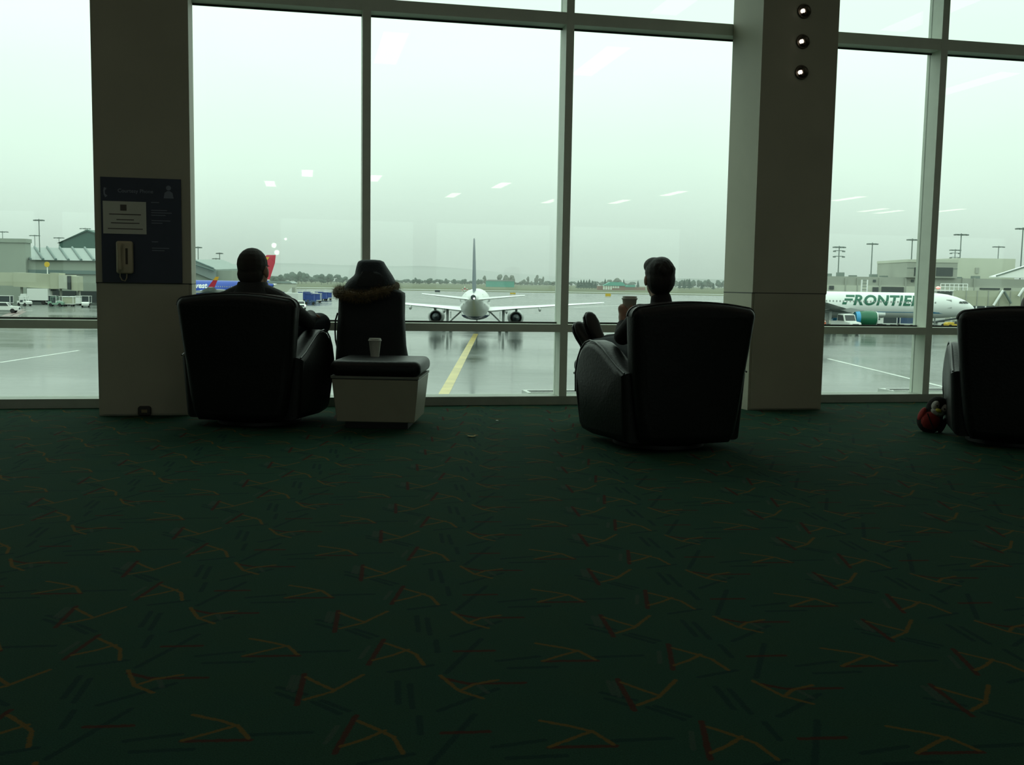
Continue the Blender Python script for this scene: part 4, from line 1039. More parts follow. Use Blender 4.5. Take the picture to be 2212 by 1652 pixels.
MB().bx(x0 - 5.0, x0, 3, 14, -3, h1 * 0.9).build('side_wing', MO['brick'], b1, smooth=None)
d = 1090; zf = fieldz(d)
b2 = thing('low_building', 'low teal roofed annexe beside the right man', 'building', (lat(1361, d), d, zf))
x0, x1 = lat(1347, d) - lat(1361, d), lat(1384, d) - lat(1361, d); h1 = alt(1361, 620, d) - zf
MB().bx(x0, x1 + 5, 0, 12, -3, h1).build('wall', MO['brick'], b2, smooth=None)
MB().prism([(x0 - 1, h1), (x1 - 6, h1), (x1 - 6, h1 + 2.4), (x0 + 5, h1 + 2.2)], -0.5, 12.5).build('roof', MO['teal'], b2, smooth=None)
for i, (px, py, hpx, d) in enumerate(((945, 632, 4, 700), (1108, 636, 3, 640), (1314, 636, 6, 600), (1369, 643, 3, 470))):
    cat_ = ('guard post', 'sign', 'sign', 'light fitting')[i]
    lb = ('small dark fixture at the far apron edge left of the tail', 'low yellow taxi sign at the apron edge right of the tail', 'yellow taxi sign in front of the white fronted building', 'small dark ground fitting beside the raised cup')[i]
    z = G; t = thing(('edge_fixture', 'taxi_sign', 'taxi_sign', 'edge_fixture')[i], lb, cat_, (lat(px, d), d, z))
    hh = hpx / 2200 * d; ww = (11, 12, 12, 12)[i] / 2200 * d / 2
    MB().bx(-ww, ww, -0.15, 0.15, 0.25, 0.25 + hh).build('panel', (MO['veh_dark'], MO['yellow'], MO['yellow'], MO['veh_dark'])[i], t, smooth=None, bevel=0.03, seg=1)
    for sx in (-1, 1): MB().bx(sx * ww * .7 - .06, sx * ww * .7 + .06, -0.05, 0.05, 0, 0.3).build('leg', MO['mast'], t, smooth=None)
for i, px in enumerate((999, 1004, 1009)):
    d = 830; hh = (6, 11, 7)[i] / 2200 * d; z0 = alt(px, 624, d)
    t = thing('marker_post', ('left short red and white marker post beyond the tail', 'tall red and white marker post beyond the tail', 'right short red and white marker post beyond the tail')[i], 'marker', (lat(px, d), d, fieldz(d)))
    for k in range(3): MB().lathe([(0.42, 0), (0.42, hh / 3)], c=(0, 0, k * hh / 3), n=10).build('band', (MO['veh_white'], MO['red'], MO['veh_white'])[k], t)

# ---- airliners
def airliner(name_, label, loc, rz, body, belly_mat, fin_mat, wing_mat, eng_mat, fin_top=11.8, sc=1.0, winglet=None, lift=0.0, eng_band=None, windows=True, ws=0.0, tipback=0.0):
    t = thing('airliner', label, 'airplane', loc, rz); t.scale = (sc, sc, sc)
    st = [(18.8, .06, 3.25), (18.5, .45, 3.3), (17.9, .85, 3.38), (17.0, 1.24, 3.5), (15.8, 1.58, 3.62), (14.4, 1.83, 3.71), (12.8, 1.97, 3.75), (6, 1.98, 3.75), (0, 1.98, 3.75), (-6, 1.98, 3.75),
          (-9, 1.86, 3.86), (-12, 1.52, 4.12), (-15, 1.00, 4.48), (-17.3, .58, 4.70), (-18.8, .33, 4.78)]
    def ring(x, r_, zc, n=28): return [(x, r_ * cos(2 * pi * j / n), zc + lift + r_ * sin(2 * pi * j / n)) for j in range(n)]
    fu = MB().loft([ring(*s_) for s_ in st]).build('fuselage', body, t, smooth=50)
    MB().lathe([(0.30, 0.0), (0.31, 0.05), (0.18, 0.06)], c=(-18.78, 0, 4.78 + lift), n=18, rot=M.Rotation(R(-90), 3, 'Y')).build('exhaust', MO['veh_dark'], fu)
    # belly fairing
    MB().loft([[(x, r_ * cos(2 * pi * j / 20), 2.35 + lift + 0.75 * h_ * sin(2 * pi * j / 20)) for j in range(20)] for x, r_, h_ in ((5.8 + ws * .6, .3, .3), (4.2, 1.7, .9), (0, 2.02, 1.05), (-4, 1.85, 1), (-6.5, .4, .3))]).build('belly_fairing', belly_mat, t, smooth=50)
    def foil(le, chord, y, z, th):
        return [(le, y, z), (le - chord * .12, y, z + th * .42), (le - chord * .35, y, z + th * .55), (le - chord * .7, y, z + th * .28), (le - chord, y, z), (le - chord * .7, y, z - th * .18), (le - chord * .35, y, z - th * .42), (le - chord * .1, y, z - th * .36)]
    for sy in (-1, 1):
        wg = MB().loft([foil(4.3 + ws, 7.4, sy * 1.0, 2.75 + lift, .95), foil(3.4 + ws, 6.2, sy * 2.2, 2.85 + lift, .75), foil(.6 + ws, 3.9, sy * 6.2, 3.25 + lift, .46), foil(-4.0 + ws - tipback, 1.55, sy * 16.6, 4.12 + lift, .20), foil(-4.3 + ws - tipback, 1.25, sy * 17.05, 4.18 + lift, .14)]).build('wing', wing_mat, t, smooth=40)
        for yy in (4.2, 8.6, 12.0):
            le = ws + 2.2 - (yy - 2.2) * 0.42; zz = 2.72 + lift + (yy - 2) * 0.095
            MB().loft([[(le - x_, sy * yy + .17 * k_ * cos(2 * pi * j / 10), zz - .22 + .28 * k_ * sin(2 * pi * j / 10)) for j in range(10)] for x_, k_ in ((2.0, .2), (3.0, 1), (4.2, 1), (5.4, .25))]).build('flap_fairing', MO['grey'], wg)
        if winglet:
            for k, m_ in enumerate(winglet):
                f0, f1 = k / len(winglet), (k + 1) / len(winglet)
                P_ = lambda f: (ws - tipback - 4.2 - 1.9 * f, sy * (17.0 + .45 * f), 4.2 + lift + 2.4 * f, 1.5 - .7 * f)
                rr = []
                for f in (f0, f1):
                    x_, y_, z_, c_ = P_(f); rr.append([(x_, y_ - .05, z_), (x_ - c_, y_ - .05, z_), (x_ - c_, y_ + .05, z_), (x_, y_ + .05, z_)])
                MB().loft(rr).build('winglet', m_, wg, smooth=None)
        MB().loft([foil(-13.6, 3.5, sy * .5, 4.50 + lift, .40), foil(-17.0, 1.35, sy * 6.15, 5.10 + lift, .14)]).build('stabilizer', wing_mat, t, smooth=40)
        # engine
        en = MB().lathe([(.62, -.05), (.80, 0), (1.02, .10), (1.16, .7), (1.16, 1.6), (1.06, 2.6), (.92, 3.3), (.80, 3.3), (.62, .6), (.1, .5)], c=(5.6 + ws, sy * 5.6, 1.75 + lift), n=26, rot=M.Rotation(R(-90), 3, 'Y')).build('engine', eng_mat, t, smooth=50)
        MB().lathe([(.80, -.06), (1.03, .02), (1.075, .16), (1.0, .18)], c=(5.6 + ws, sy * 5.6, 1.75 + lift), n=26, rot=M.Rotation(R(-90), 3, 'Y')).build('intake_lip', MO['white'], en)
        MB().lathe([(.52, 2.7), (.50, 3.4), (.30, 3.8), (.05, 4.1)], c=(5.6 + ws, sy * 5.6, 1.75 + lift), n=20, rot=M.Rotation(R(-90), 3, 'Y')).build('exhaust_cone', MO['veh_dark'], en)
        if eng_band: MB().lathe([(1.07, 2.66), (.985, 3.28)], c=(5.6 + ws, sy * 5.6, 1.75 + lift), n=26, rot=M.Rotation(R(-90), 3, 'Y')).build('blue_band', eng_band, en)
        MB().loft([[(x + ws, sy * 5.6 - .14, z) for x, z in ((4.6, 2.75 + lift), (1.2, 2.65 + lift), (-.2, 3.0 + lift), (1.6, 3.3 + lift))], [(x + ws, sy * 5.6 + .14, z) for x, z in ((4.6, 2.75 + lift), (1.2, 2.65 + lift), (-.2, 3.0 + lift), (1.6, 3.3 + lift))]]).build('pylon', MO['grey'], en, smooth=None)
        gr = MB(); gr.tube([(-1.2 + ws, sy * 3.8, 2.9 + lift), (-1.2 + ws, sy * 3.8, .58)], [.19, .15], 10); lg = gr.build('landing_gear', MO['grey'], t)
        MB().tube([(-1.25 + ws, sy * 3.7, 1.0), (-1.25 + ws, sy * 2.0, 2.6 + lift)], .10, 8).build('brace', MO['grey'], lg)
        for dy in (-.46, .46):
            MB().lathe([(.30, -.21), (.52, -.21), (.58, -.12), (.58, .12), (.52, .21), (.30, .21)], c=(-1.2 + ws, sy * 3.8 + dy, .58), n=20, rot=M.Rotation(R(90), 3, 'X')).build('wheel', MO['rubber'], lg)
        MB().bx(-1.9 + ws, -0.5 + ws, sy * 3.35 - .04, sy * 3.35 + .04, 1.7, 2.6 + lift).build('gear_door', MO['white'], lg, smooth=None)
    zt = fin_top + lift * .0
    def fr(le, c_, z, th): return [(le, 0, z), (le - c_ * .3, th, z), (le - c_ * .65, th * .7, z), (le - c_, 0, z), (le - c_ * .65, -th * .7, z), (le - c_ * .3, -th, z)]
    MB().loft([fr(-9.2, 8.0, 5.2 + lift, .16), fr(-11.8, 6.0, 6.0 + lift, .26), fr(-15.6, 3.6, 6.0 + (zt - 6.0) * .72, .16), fr(-17.05, 2.35, zt - .1, .09), fr(-17.4, 2.0, zt, .05)]).build('tail_fin', fin_mat, t, smooth=40)
    gr = MB(); gr.tube([(12.6, 0, 2.0 + lift), (12.7, 0, .42)], .11, 8); lg = gr.build('nose_gear', MO['grey'], t)
    for dy in (-.26, .26): MB().lathe([(.22, -.12), (.40, -.10), (.40, .10), (.22, .12)], c=(12.7, dy, .40), n=16, rot=M.Rotation(R(90), 3, 'X')).build('wheel', MO['rubber'], lg)
    if windows:
        wn_ = MB()
        for k in range(44):
            x = -11 + k * .53
            for sy in (-1, 1):
                zc, r_ = 4.25 + lift, 1.935
                if x < -6: r_ = 1.93 - (-6 - x) * .035
                wn_.bx(x - .10, x + .10, sy * r_ - .02, sy * r_ + .015, zc - .14, zc + .14)
        o_ = wn_.build('cabin_windows', MO['grey'], fu, smooth=None); o_['kind'] = 'stuff'
    for sy in (-1, 1):
        for k, pts in enumerate((((17.15, .46, 4.58), (17.65, .40, 4.30), (17.35, .90, 4.22), (16.85, .96, 4.50)), ((16.75, 1.0, 4.52), (17.2, .98, 4.22), (16.6, 1.25, 4.20), (16.2, 1.27, 4.50)), ((16.05, 1.30, 4.50), (16.35, 1.32, 4.20), (15.7, 1.47, 4.20), (15.75, 1.40, 4.46)))):
            c0 = V((16.0, 0, 3.6))
            pp = [V((x, sy * y, z + lift - .02)) for x, y, z in pts]
            outw = lambda p: V((p.x, p.y * 1.05, (p.z - 3.6 - lift) * 1.05 + 3.6 + lift))
            MB().loft([pp, [outw(p) for p in pp]]).build('cockpit_window', MO['dark'], fu, smooth=None)
    for k, (x, sy) in enumerate(((14.0, 1), (14.0, -1), (-12.4, 1), (-12.4, -1))):
        r_ = 1.86 if x > 0 else 1.42
        zc = 3.75 if x > 0 else 4.15
        o_ = MB().bx(x - .42, x + .42, sy * r_ - .03, sy * (r_) + .03, zc - .35 + lift, zc + 1.0 + lift)
        o_.xf(lambda p, sy=sy, r_=r_, zc=zc: V((p.x, p.y * sqrt(max(.1, 1 - ((p.z - zc - lift) / (r_ + .12)) ** 2)), p.z))).build('door', wing_mat, fu, smooth=None)
    return t, fu
WB = zone_mat('white_navy_belly', 2, [(-5, (0.04, 0.07, 0.13)), (2.05, (0.04, 0.07, 0.13)), (2.25, (0.80, 0.82, 0.81))], 0.25)
a1, fu = airliner('a', 'white airliner seen from behind, with a dark blue tail fin', (-5.15, 140.0, G), R(90) + R(1.2), WB, WB, MO['navy'], MO['white'], MO['grey'], fin_top=11.75)
MB().ell((-18.86, -0.1, 4.66), 0.10, nu=10, nv=6).build('tail_lamp', MO['nav'], fu)

# white airliner parked nose right
a2, fu = airliner('b', 'white airliner with large green lettering and a green engine, parked side on', (53.9, 161.0, G), 0.0, MO['white'], MO['white'], MO['letter'], MO['grey'], MO['green'], eng_band=MO['cyan'], lift=0.40, ws=-4.2, tipback=1.2)
zc = 3.75 + 0.40
def side(x, z):                 # a point on the skin, on the side that faces the terminal
    dz = z - zc; return V((x, -sqrt(max(0.05, 1.98 ** 2 - dz * dz)) - 0.02, z))
lx0 = lat(1820, 159.0) - 53.9; zb = alt(1830, 657.5, 159.0) - G
cap_h = 1.50
tm = text_mb('RONTIER', cap_h / 0.70, lambda p: side(lx0 + 1.72 + p.x * 1.12, zb + p.y), bold=0.075, shear=0.28, spacing=1.06, slices=10)
tm.build('lettering', MO['letter'], fu, smooth=None)
fq = MB()
for x0, x1, z0, z1 in ((.42, 1.78, 1.17, 1.50), (.26, 1.55, .60, .94), (.05, .72, .0, .36)):
    n_ = 3
    for i in range(n_):
        za, zb_ = z0 + (z1 - z0) * i / n_, z0 + (z1 - z0) * (i + 1) / n_
        sh = lambda x, z: side(lx0 + x + z * .26, zb + z)
        fq.add([sh(x0, za), sh(x1, za), sh(x1, zb_), sh(x0, zb_)], [(0, 1, 2, 3)])
fq.build('lettering', MO['letter'], fu, smooth=None)
sq = MB()
for x0, x1 in ((6.2 - 4.0, 12.6),):
    for i in range(12):
        xa, xb = x0 + (x1 - x0) * i / 12, x0 + (x1 - x0) * (i + 1) / 12
        sq.add([side(xa, 3.02), side(xb, 3.02), side(xb, 3.12), side(xa, 3.12)], [(0, 1, 2, 3)])
sq.add([side(11.2, 2.95), side(13.2, 2.95), side(11.2, 3.28)], [(0, 1, 2)])
sq.build('blue_stripe', MO['stripe'], fu, smooth=None)

# blue airliner on the left, nose to the left
a3, fu = airliner('c', 'blue airliner with a red and amber tail behind the left man', (-74.2, 240.0, G), R(180), MO['blue'], MO['blue'],
                  zone_mat('tail_stripes', 2, [(0, (0.030, 0.080, 0.42)), (6.3, (0.030, 0.080, 0.42)), (6.6, (0.80, 0.80, 0.78)), (6.85, (0.52, 0.03, 0.06)), (20, (0.52, 0.03, 0.06))], 0.35), MO['white'], MO['blue'], fin_top=12.95, sc=0.95, winglet=(MO['red'], MO['red'], MO['amber']), lift=0.75, ws=-3.5)
zc = 3.75 + 0.75
def side2(x, z):
    dz = z - zc; return V((x, sqrt(max(0.05, 1.98 ** 2 - dz * dz)) + 0.02, z))
text_mb('Southwest', 1.8, lambda p: side2(4.70 - p.x, 4.60 + p.y), bold=0.055, slices=8).build('lettering', MO['letter_w'], fu, smooth=None)
amb = MB()
for sy in (-1, 1):
    amb.add([(-15.0, sy * .30, 8.6), (-17.9, sy * .19, 12.4), (-16.9, sy * .19, 12.4), (-13.2, sy * .32, 8.6)], [(0, 1, 2, 3)])
amb.build('amber_stripe', MO['amber'], a3, smooth=None)

# ---- vehicles
def wheel(par, x, y, r_=0.36, w_=0.24, z=None):
    return MB().lathe([(r_ * .5, -w_ / 2), (r_ * .92, -w_ / 2), (r_, -w_ * .3), (r_, w_ * .3), (r_ * .92, w_ / 2), (r_ * .5, w_ / 2)], c=(x, y, r_), n=14, rot=M.Rotation(R(90), 3, 'X')).build('wheel', MO['rubber'], par)
def baggage_cart(label, x, d, rz, cover, grp=None, frame='veh_white', ln=3.4):
    t = thing('baggage_cart', label, 'cart', (x, d, G), rz, grp)
    MB().bx(-ln / 2, ln / 2, -.75, .75, .42, .58).build('bed', MO[frame], t, smooth=None)
    MB().bx(-ln / 2 + .1, ln / 2 - .1, -.7, .7, .58, 1.95).build('curtain', MO[cover], t, smooth=None)
    for sx in (-1, 1):
        for sy in (-1, 1):
            MB().bx(sx * (ln / 2 - .06) - .06, sx * (ln / 2 - .06) + .06, sy * .72 - .06, sy * .72 + .06, .58, 2.0).build('post', MO[frame], t, smooth=None)
            wheel(t, sx * ln * .33, sy * .62, .28, .18)
    MB().bx(-ln / 2 - .05, ln / 2 + .05, -.82, .82, 2.0, 2.1).build('roof', MO[frame], t, smooth=None)
    MB().tube([(ln / 2, 0, .45), (ln / 2 + .9, 0, .35)], .05, 6).build('tow_bar', MO['mast'], t)
    return t
def tug(label, x, d, rz, col='veh_white', canopy=True, grp=None):
    t = thing('baggage_tug', label, 'tug', (x, d, G), rz, grp)
    MB().prism([(-1.5, .35), (1.55, .35), (1.6, .85), (1.3, 1.05), (.35, 1.1), (.25, .75), (-.7, .75), (-.75, 1.05), (-1.5, 1.05)], -.72, .72).build('body', MO[col], t, smooth=None, bevel=0.03, seg=1)
    MB().bx(-.72, -.25, -.55, .55, .75, 1.25).build('seat', MO['veh_dark'], t, smooth=None)
    MB().tube([(.28, 0, 1.05), (.05, 0, 1.4)], .04, 6).build('steering_post', MO['veh_dark'], t)
    for sx in (-1, 1):
        for sy in (-1, 1): wheel(t, sx * .95, sy * .66, .36)
    if canopy:
        for sx, xx in ((-1, -.85), (1, .45)):
            for sy in (-1, 1): MB().bx(xx - .04, xx + .04, sy * .64 - .04, sy * .64 + .04, 1.0, 2.0).build('post', MO[col], t, smooth=None)
        MB().bx(-.98, .62, -.74, .74, 2.0, 2.08).build('canopy', MO[col], t, smooth=None)
    return t
def pickup(label, x, d, rz, lights=False):
    t = thing('pickup_truck', label, 'truck', (x, d, G), rz)
    MB().prism([(-2.6, .45), (2.55, .45), (2.62, .80), (2.5, 1.10), (1.25, 1.18), (.75, 1.82), (-.75, 1.86), (-.95, 1.20), (-2.6, 1.16)], -.92, .92).build('body', MO['veh_white'], t, smooth=None, bevel=0.06, seg=2)
    MB().loft([[(1.20, y, 1.20) for y in (-.78, .78)] + [(.80, y, 1.76) for y in (.72, -.72)], [(1.26, y, 1.20) for y in (-.78, .78)] + [(.86, y, 1.76) for y in (.72, -.72)]]).build('windshield', MO['dark'], t, smooth=None)
    for sy in (-1, 1):
        MB().prism([(-.70, 1.22), (1.02, 1.22), (.68, 1.74), (-.62, 1.76)], sy * .93 - .015, sy * .93 + .015).build('side_window', MO['dark'], t, smooth=None)
        for sx in (-1.6, 1.65): wheel(t, sx, sy * .82, .40, .26)
        MB().lathe([(.13, 0), (.12, .05)], c=(2.58, sy * .66, .86), n=14, rot=M.Rotation(R(90), 3, 'Y')).build('headlight', MO['head'] if lights else MO['white'], t)
    MB().bx(2.58, 2.64, -.46, .46, .62, .96).build('grille', MO['veh_dark'], t, smooth=None)
    MB().bx(2.55, 2.72, -.90, .90, .42, .56).build('bumper', MO['veh_white'], t, smooth=None)
    return t
def box_truck(label, x, d, rz, ht=3.4):
    t = thing('box_truck', label, 'truck', (x, d, G), rz)
    MB().bx(-3.6, 1.2, -1.15, 1.15, .9, ht).build('cargo_box', MO['veh_white'], t, smooth=None, bevel=0.04, seg=1)
    MB().prism([(1.3, .5), (3.1, .5), (3.15, 1.3), (2.75, 2.35), (1.3, 2.4)], -1.0, 1.0).build('cab', MO['veh_white'], t, smooth=None, bevel=0.05, seg=1)
    MB().loft([[(3.14, y, 1.4) for y in (-.85, .85)] + [(2.80, y, 2.25) for y in (.85, -.85)], [(3.19, y, 1.4) for y in (-.85, .85)] + [(2.85, y, 2.25) for y in (.85, -.85)]]).build('windshield', MO['dark'], t, smooth=None)
    MB().bx(-3.6, 3.0, -.45, .45, .5, .9).build('chassis', MO['veh_dark'], t, smooth=None)
    for sx in (-2.4, 2.2):
        for sy in (-1, 1): wheel(t, sx, sy * .9, .46, .3)
    return t

# right stand
t = pickup('white utility truck under the wing left of the green engine', lat(1831, 150.5), 150.5, R(-76)); t.scale = (1.0, 1.05, 1.55)
t = thing('safety_barrier', 'orange safety barrier beside the right column', 'barrier', (lat(1789, 183), 183.0, G))
MB().prism([(-.35, 0), (.35, 0), (.12, .35), (.10, 1.15), (-.10, 1.15), (-.12, .35)], -.8, .8).build('body', MO['veh_orange'], t, smooth=None)
MB().bx(-.13, .13, -.82, .82, .62, .80).build('reflective_band', MO['veh_white'], t, smooth=None)
t = thing('ground_power_unit', 'white ground power unit right of the green engine', 'generator', (lat(1899, 183), 183.0, G)); t.scale = (.8, 1, 1)
MB().bx(-.9, .9, -.8, .8, .45, 1.95).build('housing', MO['veh_white'], t, smooth=None, bevel=0.05, seg=1)
MB().bx(-.28, .22, -.83, -.8, 1.15, 1.45).build('control_panel', MO['veh_dark'], t, smooth=None)
for sx in (-1, 1):
    for sy in (-1, 1): wheel(t, sx * .6, sy * .68, .30, .2)
baggage_cart('white framed cart with an open dark bay beside the power unit', lat(1923, 183), 183.0, 0, 'veh_dark', ln=2.6)
baggage_cart('white framed cart with a navy curtain left of the thick mullion', lat(1964, 183), 183.0, 0, 'veh_navy', ln=3.3)
baggage_cart('white cart with a grey side under the nose of the lettered airliner', lat(2029, 183), 183.0, 0, 'veh_white', ln=2.0)
t = thing('belt_loader', 'white belt loader parked under the lettered airliner nose', 'loader', (lat(2052, 182), 182.0, G), R(8))
MB().prism([(-2.2, .4), (2.2, .4), (2.2, .95), (.6, 1.0), (-2.2, .9)], -.8, .8).build('chassis', MO['veh_white'], t, smooth=None, bevel=0.04, seg=1)
MB().loft([[(-2.9, y, .85) for y in (-.5, .5)] + [(-2.9, y, 1.05) for y in (.5, -.5)], [(2.8, y, 1.75) for y in (-.5, .5)] + [(2.8, y, 1.95) for y in (.5, -.5)]]).build('conveyor', MO['veh_dark'], t, smooth=None)
for sx in (-1.4, 1.4):
    for sy in (-1, 1): wheel(t, sx, sy * .72, .36)
tug('yellow tow tug at the nose wheel beside the rightmost armchair', lat(2066, 178), 178.0, R(180), 'yellow', canopy=False)

# middle: blue carts, box truck, pickup with its lights on
rg = random.Random(11)
for i, (px, py, c_) in enumerate(((588, 634, 'veh_blue'), (603, 634, 'veh_red'), (640, 641, 'veh_blue'), (650, 633, 'veh_blue'), (663, 634, 'veh_blue'), (671, 645, 'veh_blue'), (679, 640, 'veh_blue'), (690, 634, 'veh_blue'), (698, 637, 'veh_blue'), (708, 635, 'veh_blue'), (645, 648, 'veh_blue'), (665, 640, 'veh_blue'), (684, 643, 'veh_blue'))):
    dd = (330, 330, 310, 352, 352, 296, 326, 352, 340, 352, 288, 322, 306)[i]
    lb = 'blue covered baggage cart in the cluster between the left man and the parka' if c_ == 'veh_blue' else 'red covered baggage cart at the left end of the blue carts'
    baggage_cart(lb, lat(px, dd), dd, rg.choice((0, R(90), R(20), R(-15))), c_, 'blue baggage carts' if c_ == 'veh_blue' else None, 'veh_blue' if i % 3 else 'veh_white', ln=2.4).scale = (1.15, 1.15, 1.3)
box_truck('white box truck beside the left man', lat(622, 255), 255.0, R(160))
pickup('white pickup truck with headlight on, right of the left man', lat(648, 232), 232.0, R(-68), True)
tug('dark tug in front of the blue baggage carts', lat(669, 280), 280.0, R(15), 'veh_navy', canopy=False)
t = thing('stair_truck', 'pale passenger stairs standing beyond the red tail fin', 'stairs', (lat(622, 420), 420.0, G))
q = MB()
for k in range(8): q.bx(-1.2 + k * .38, -.82 + k * .38, -.7, .7, 0.6, 1.0 + k * .36)
q.build('steps', MO['veh_white'], t, smooth=None)
MB().bx(1.8, 2.8, -.7, .7, .5, 3.6).build('platform', MO['conc'], t, smooth=None)
for sx in (-1, 2.3):
    for sy in (-1, 1): wheel(t, sx, sy * .6, .35)
d = 520
t = thing('low_depot', 'long pale low depot roof beyond the red tail fin', 'building', (lat(598, d), d, G))
MB().bx(-10, 7.5, 0, 12, 0, 5.0).build('wall', MO['conc2'], t, smooth=None)
MB().prism([(-10.5, 5.0), (8, 5.0), (6.5, 6.0), (-9, 6.0)], -.5, 12.5).build('roof', MO['roof'], t, smooth=None)

# left stand
baggage_cart('dark covered cart at the left picture edge under the jet bridge', lat(10, 225), 225.0, 0, 'veh_dark', ln=3.0)
tug('white tug towing carts at the left under the jet bridge', lat(52, 222), 222.0, R(-25), 'veh_white')
box_truck('white catering truck behind the white tug at the left', lat(74, 236), 236.0, R(180), 3.6)
tug('pale green tug left of the navy phone board', lat(120, 222), 222.0, R(8), 'veh_green')
baggage_cart('cream baggage cart beside the pale green tug', lat(148, 224), 224.0, R(5), 'cream', ln=2.4)
baggage_cart('cart with dark curtains beside the left column', lat(180, 238), 238.0, 0, 'veh_dark', ln=3.2)
tug('white canopied tug in front of the painted shade under the cab', lat(136, 230), 230.0, R(170), 'veh_white')
baggage_cart('low white cart between the green tug and the curtained cart', lat(163, 231), 231.0, R(8), 'veh_white', ln=2.2)
baggage_cart('white framed cart at the rear under the jet bridge cab', lat(112, 236), 236.0, R(4), 'veh_dark', ln=2.4)
tug('small white tug next to the left column', lat(184, 220), 220.0, R(-70), 'veh_white', canopy=False)
t = pickup('white pickup nearest the left picture edge below the dark cart', lat(6, 178), 178.0, R(12))

# ---- terminal on the right
def bx_px(px0, px1, ptop, d, depth, zbot=None):
    return (lat(px0, d), lat(px1, d), d, d + depth, G if zbot is None else zbot, alt((px0 + px1) / 2, ptop, d))
DT = 196.0
t = thing('terminal_building', 'long grey concrete terminal behind the lettered airliner', 'building')
x0, x1 = lat(1700, DT), lat(2330, DT); zt = alt(1950, 599, DT)
MB().bx(x0, x1, DT, DT + 30, G, zt).build('wall', MO['conc'], t, smooth=None)
MB().bx(x0, x1, DT - .25, DT, G, alt(1950, 618, DT)).build('lower_wall', MO['conc2'], t, smooth=None)
for px0, px1, p0, p1 in ((1790, 1800, 617, 625), (1903, 1951, 619, 632), (1884, 1896, 620, 632), (2024, 2068, 626, 640), (2115, 2158, 621.5, 625), (2167, 2182, 622, 625.5)):
    MB().bx(lat(px0, DT), lat(px1, DT), DT - .45, DT - .25, alt(px0, p1, DT), alt(px0, p0, DT)).build('opening_or_shade', MO['dark'], t, smooth=None)
for px in (1888, 1970):
    MB().bx(lat(px - 3, DT), lat(px + 3, DT), DT - .15, DT, alt(px, 609, DT), alt(px, 604, DT)).build('gate_sign', MO['veh_dark'], t, smooth=None)
for px in (1825, 1851, 1899, 1955, 2078, 2103):
    MB().bx(lat(px, DT) - .12, lat(px, DT) + .12, DT - .32, DT, G, alt(px, 600, DT)).build('pilaster', MO['conc'], t, smooth=None)
for px in (1810, 1838, 1866, 1912, 1935, 2100, 2140):
    MB().bx(lat(px, DT) - .6, lat(px, DT) + .6, DT + 6, DT + 7.5, zt, zt + .35 + .25 * (px % 3)).build('roof_unit', MO['mast'], t, smooth=None)
t = thing('tower_block', 'raised concrete block with dark windows above the terminal', 'building', (0, 0, 0))
x0, x1, y0, y1, z0, z1 = bx_px(1957, 2066, 561, 195.2, 16)
MB().bx(x0, x1, y0, y1, zt, z1).build('wall', MO['conc'], t, smooth=None)
for px0, px1 in ((1973, 1985), (2020, 2056)):
    MB().bx(lat(px0, y0), lat(px1, y0), y0 - .12, y0, alt(px0, 596, y0), alt(px0, 577.5, y0)).build('window', MO['dark'], t, smooth=None)
MB().bx(x0 - .1, x1 + .1, y0 - .1, y1, z1 - .5, z1).build('parapet', MO['conc2'], t, smooth=None)
MB().bx(x0, x1, y0 - .06, y0, alt(1960, 579, y0), alt(1960, 578, y0)).build('joint', MO['mast'], t, smooth=None)
t = thing('rear_block', 'paler tall concrete block at the right behind the terminal roof', 'building')
x0, x1, y0, y1, z0, z1 = bx_px(2064, 2190, 558, 212, 14)
MB().bx(x0, x1, y0, y1, zt - .2, z1).build('wall', MO['conc2'], t, smooth=None)
MB().bx(lat(2104, y0), lat(2112, y0), y0 - .2, y0, alt(2100, 590, y0), alt(2100, 578, y0)).build('louver', MO['conc'], t, smooth=None)
for i, (pa, pb, pc, pt_, lb) in enumerate(((1936, 1957.5, 1957.5, 588, 'small white sloped canopy left of the tower block'), (2150, 2290, 2290, 552, 'large white sloped canopy at the right picture edge'))):
    dd = 208.0 if i == 0 else 204.0
    t = thing('roof_canopy', lb, 'canopy')
    xa, xb = lat(pa, dd), lat(pb, dd); za = alt(pa, 597, dd); zb_ = alt(pb, pt_, dd)
    MB().prism([(xa, za - .2), (xb, za - .2), (xb, zb_), (xa, za)], dd, dd + 3).build('sheet', MO['letter_w'], t, smooth=None)
    MB().tube([(xa, dd - .1, za + .1), (xb, dd - .1, zb_ + .15)], .16, 6).build('edge_beam', MO['mast'], t)
# jet bridge at the nose
t = thing('jet_bridge', 'pale jet bridge with cross braces right of the airliner nose', 'jet bridge')
dj = 178.0
zb0, zb1 = alt(2130, 661, dj), alt(2130, 628, dj)
MB().bx(lat(2082, dj), lat(2300, dj), dj, dj + 4, zb0, zb1).build('tunnel', MO['cream'], t, smooth=None)
for k in range(9):
    xx = lat(2088 + 24 * k, dj); MB().bx(xx - .08, xx + .08, dj - .08, dj, zb0, zb1).build('panel_joint', MO['conc'], t, smooth=None)
MB().bx(lat(2096, dj), lat(2300, dj), dj - .5, dj + 4.2, zb0 - .9, zb0).build('underframe', MO['veh_dark'], t, smooth=None)
for p0, p1, m_ in (((2146, 660), (2167, 627), 'letter_w'), ((2184, 655), (2169, 629), 'mast'), ((2200, 640), (2212, 622), 'letter_w')):
    MB().tube([at(p0[0], p0[1], dj - .6), at(p1[0], p1[1], dj - .6)], .22, 8).build('brace', MO[m_], t)
for px in (2108, 2128): MB().tube([at(px, 661, dj - .3), V((lat(px, dj), dj - .3, G))], .25, 8).build('support_leg', MO['letter_w'], t)
t = thing('maintenance_stand', 'white railed maintenance stand above the airliner cockpit', 'stand')
ds = 186.0
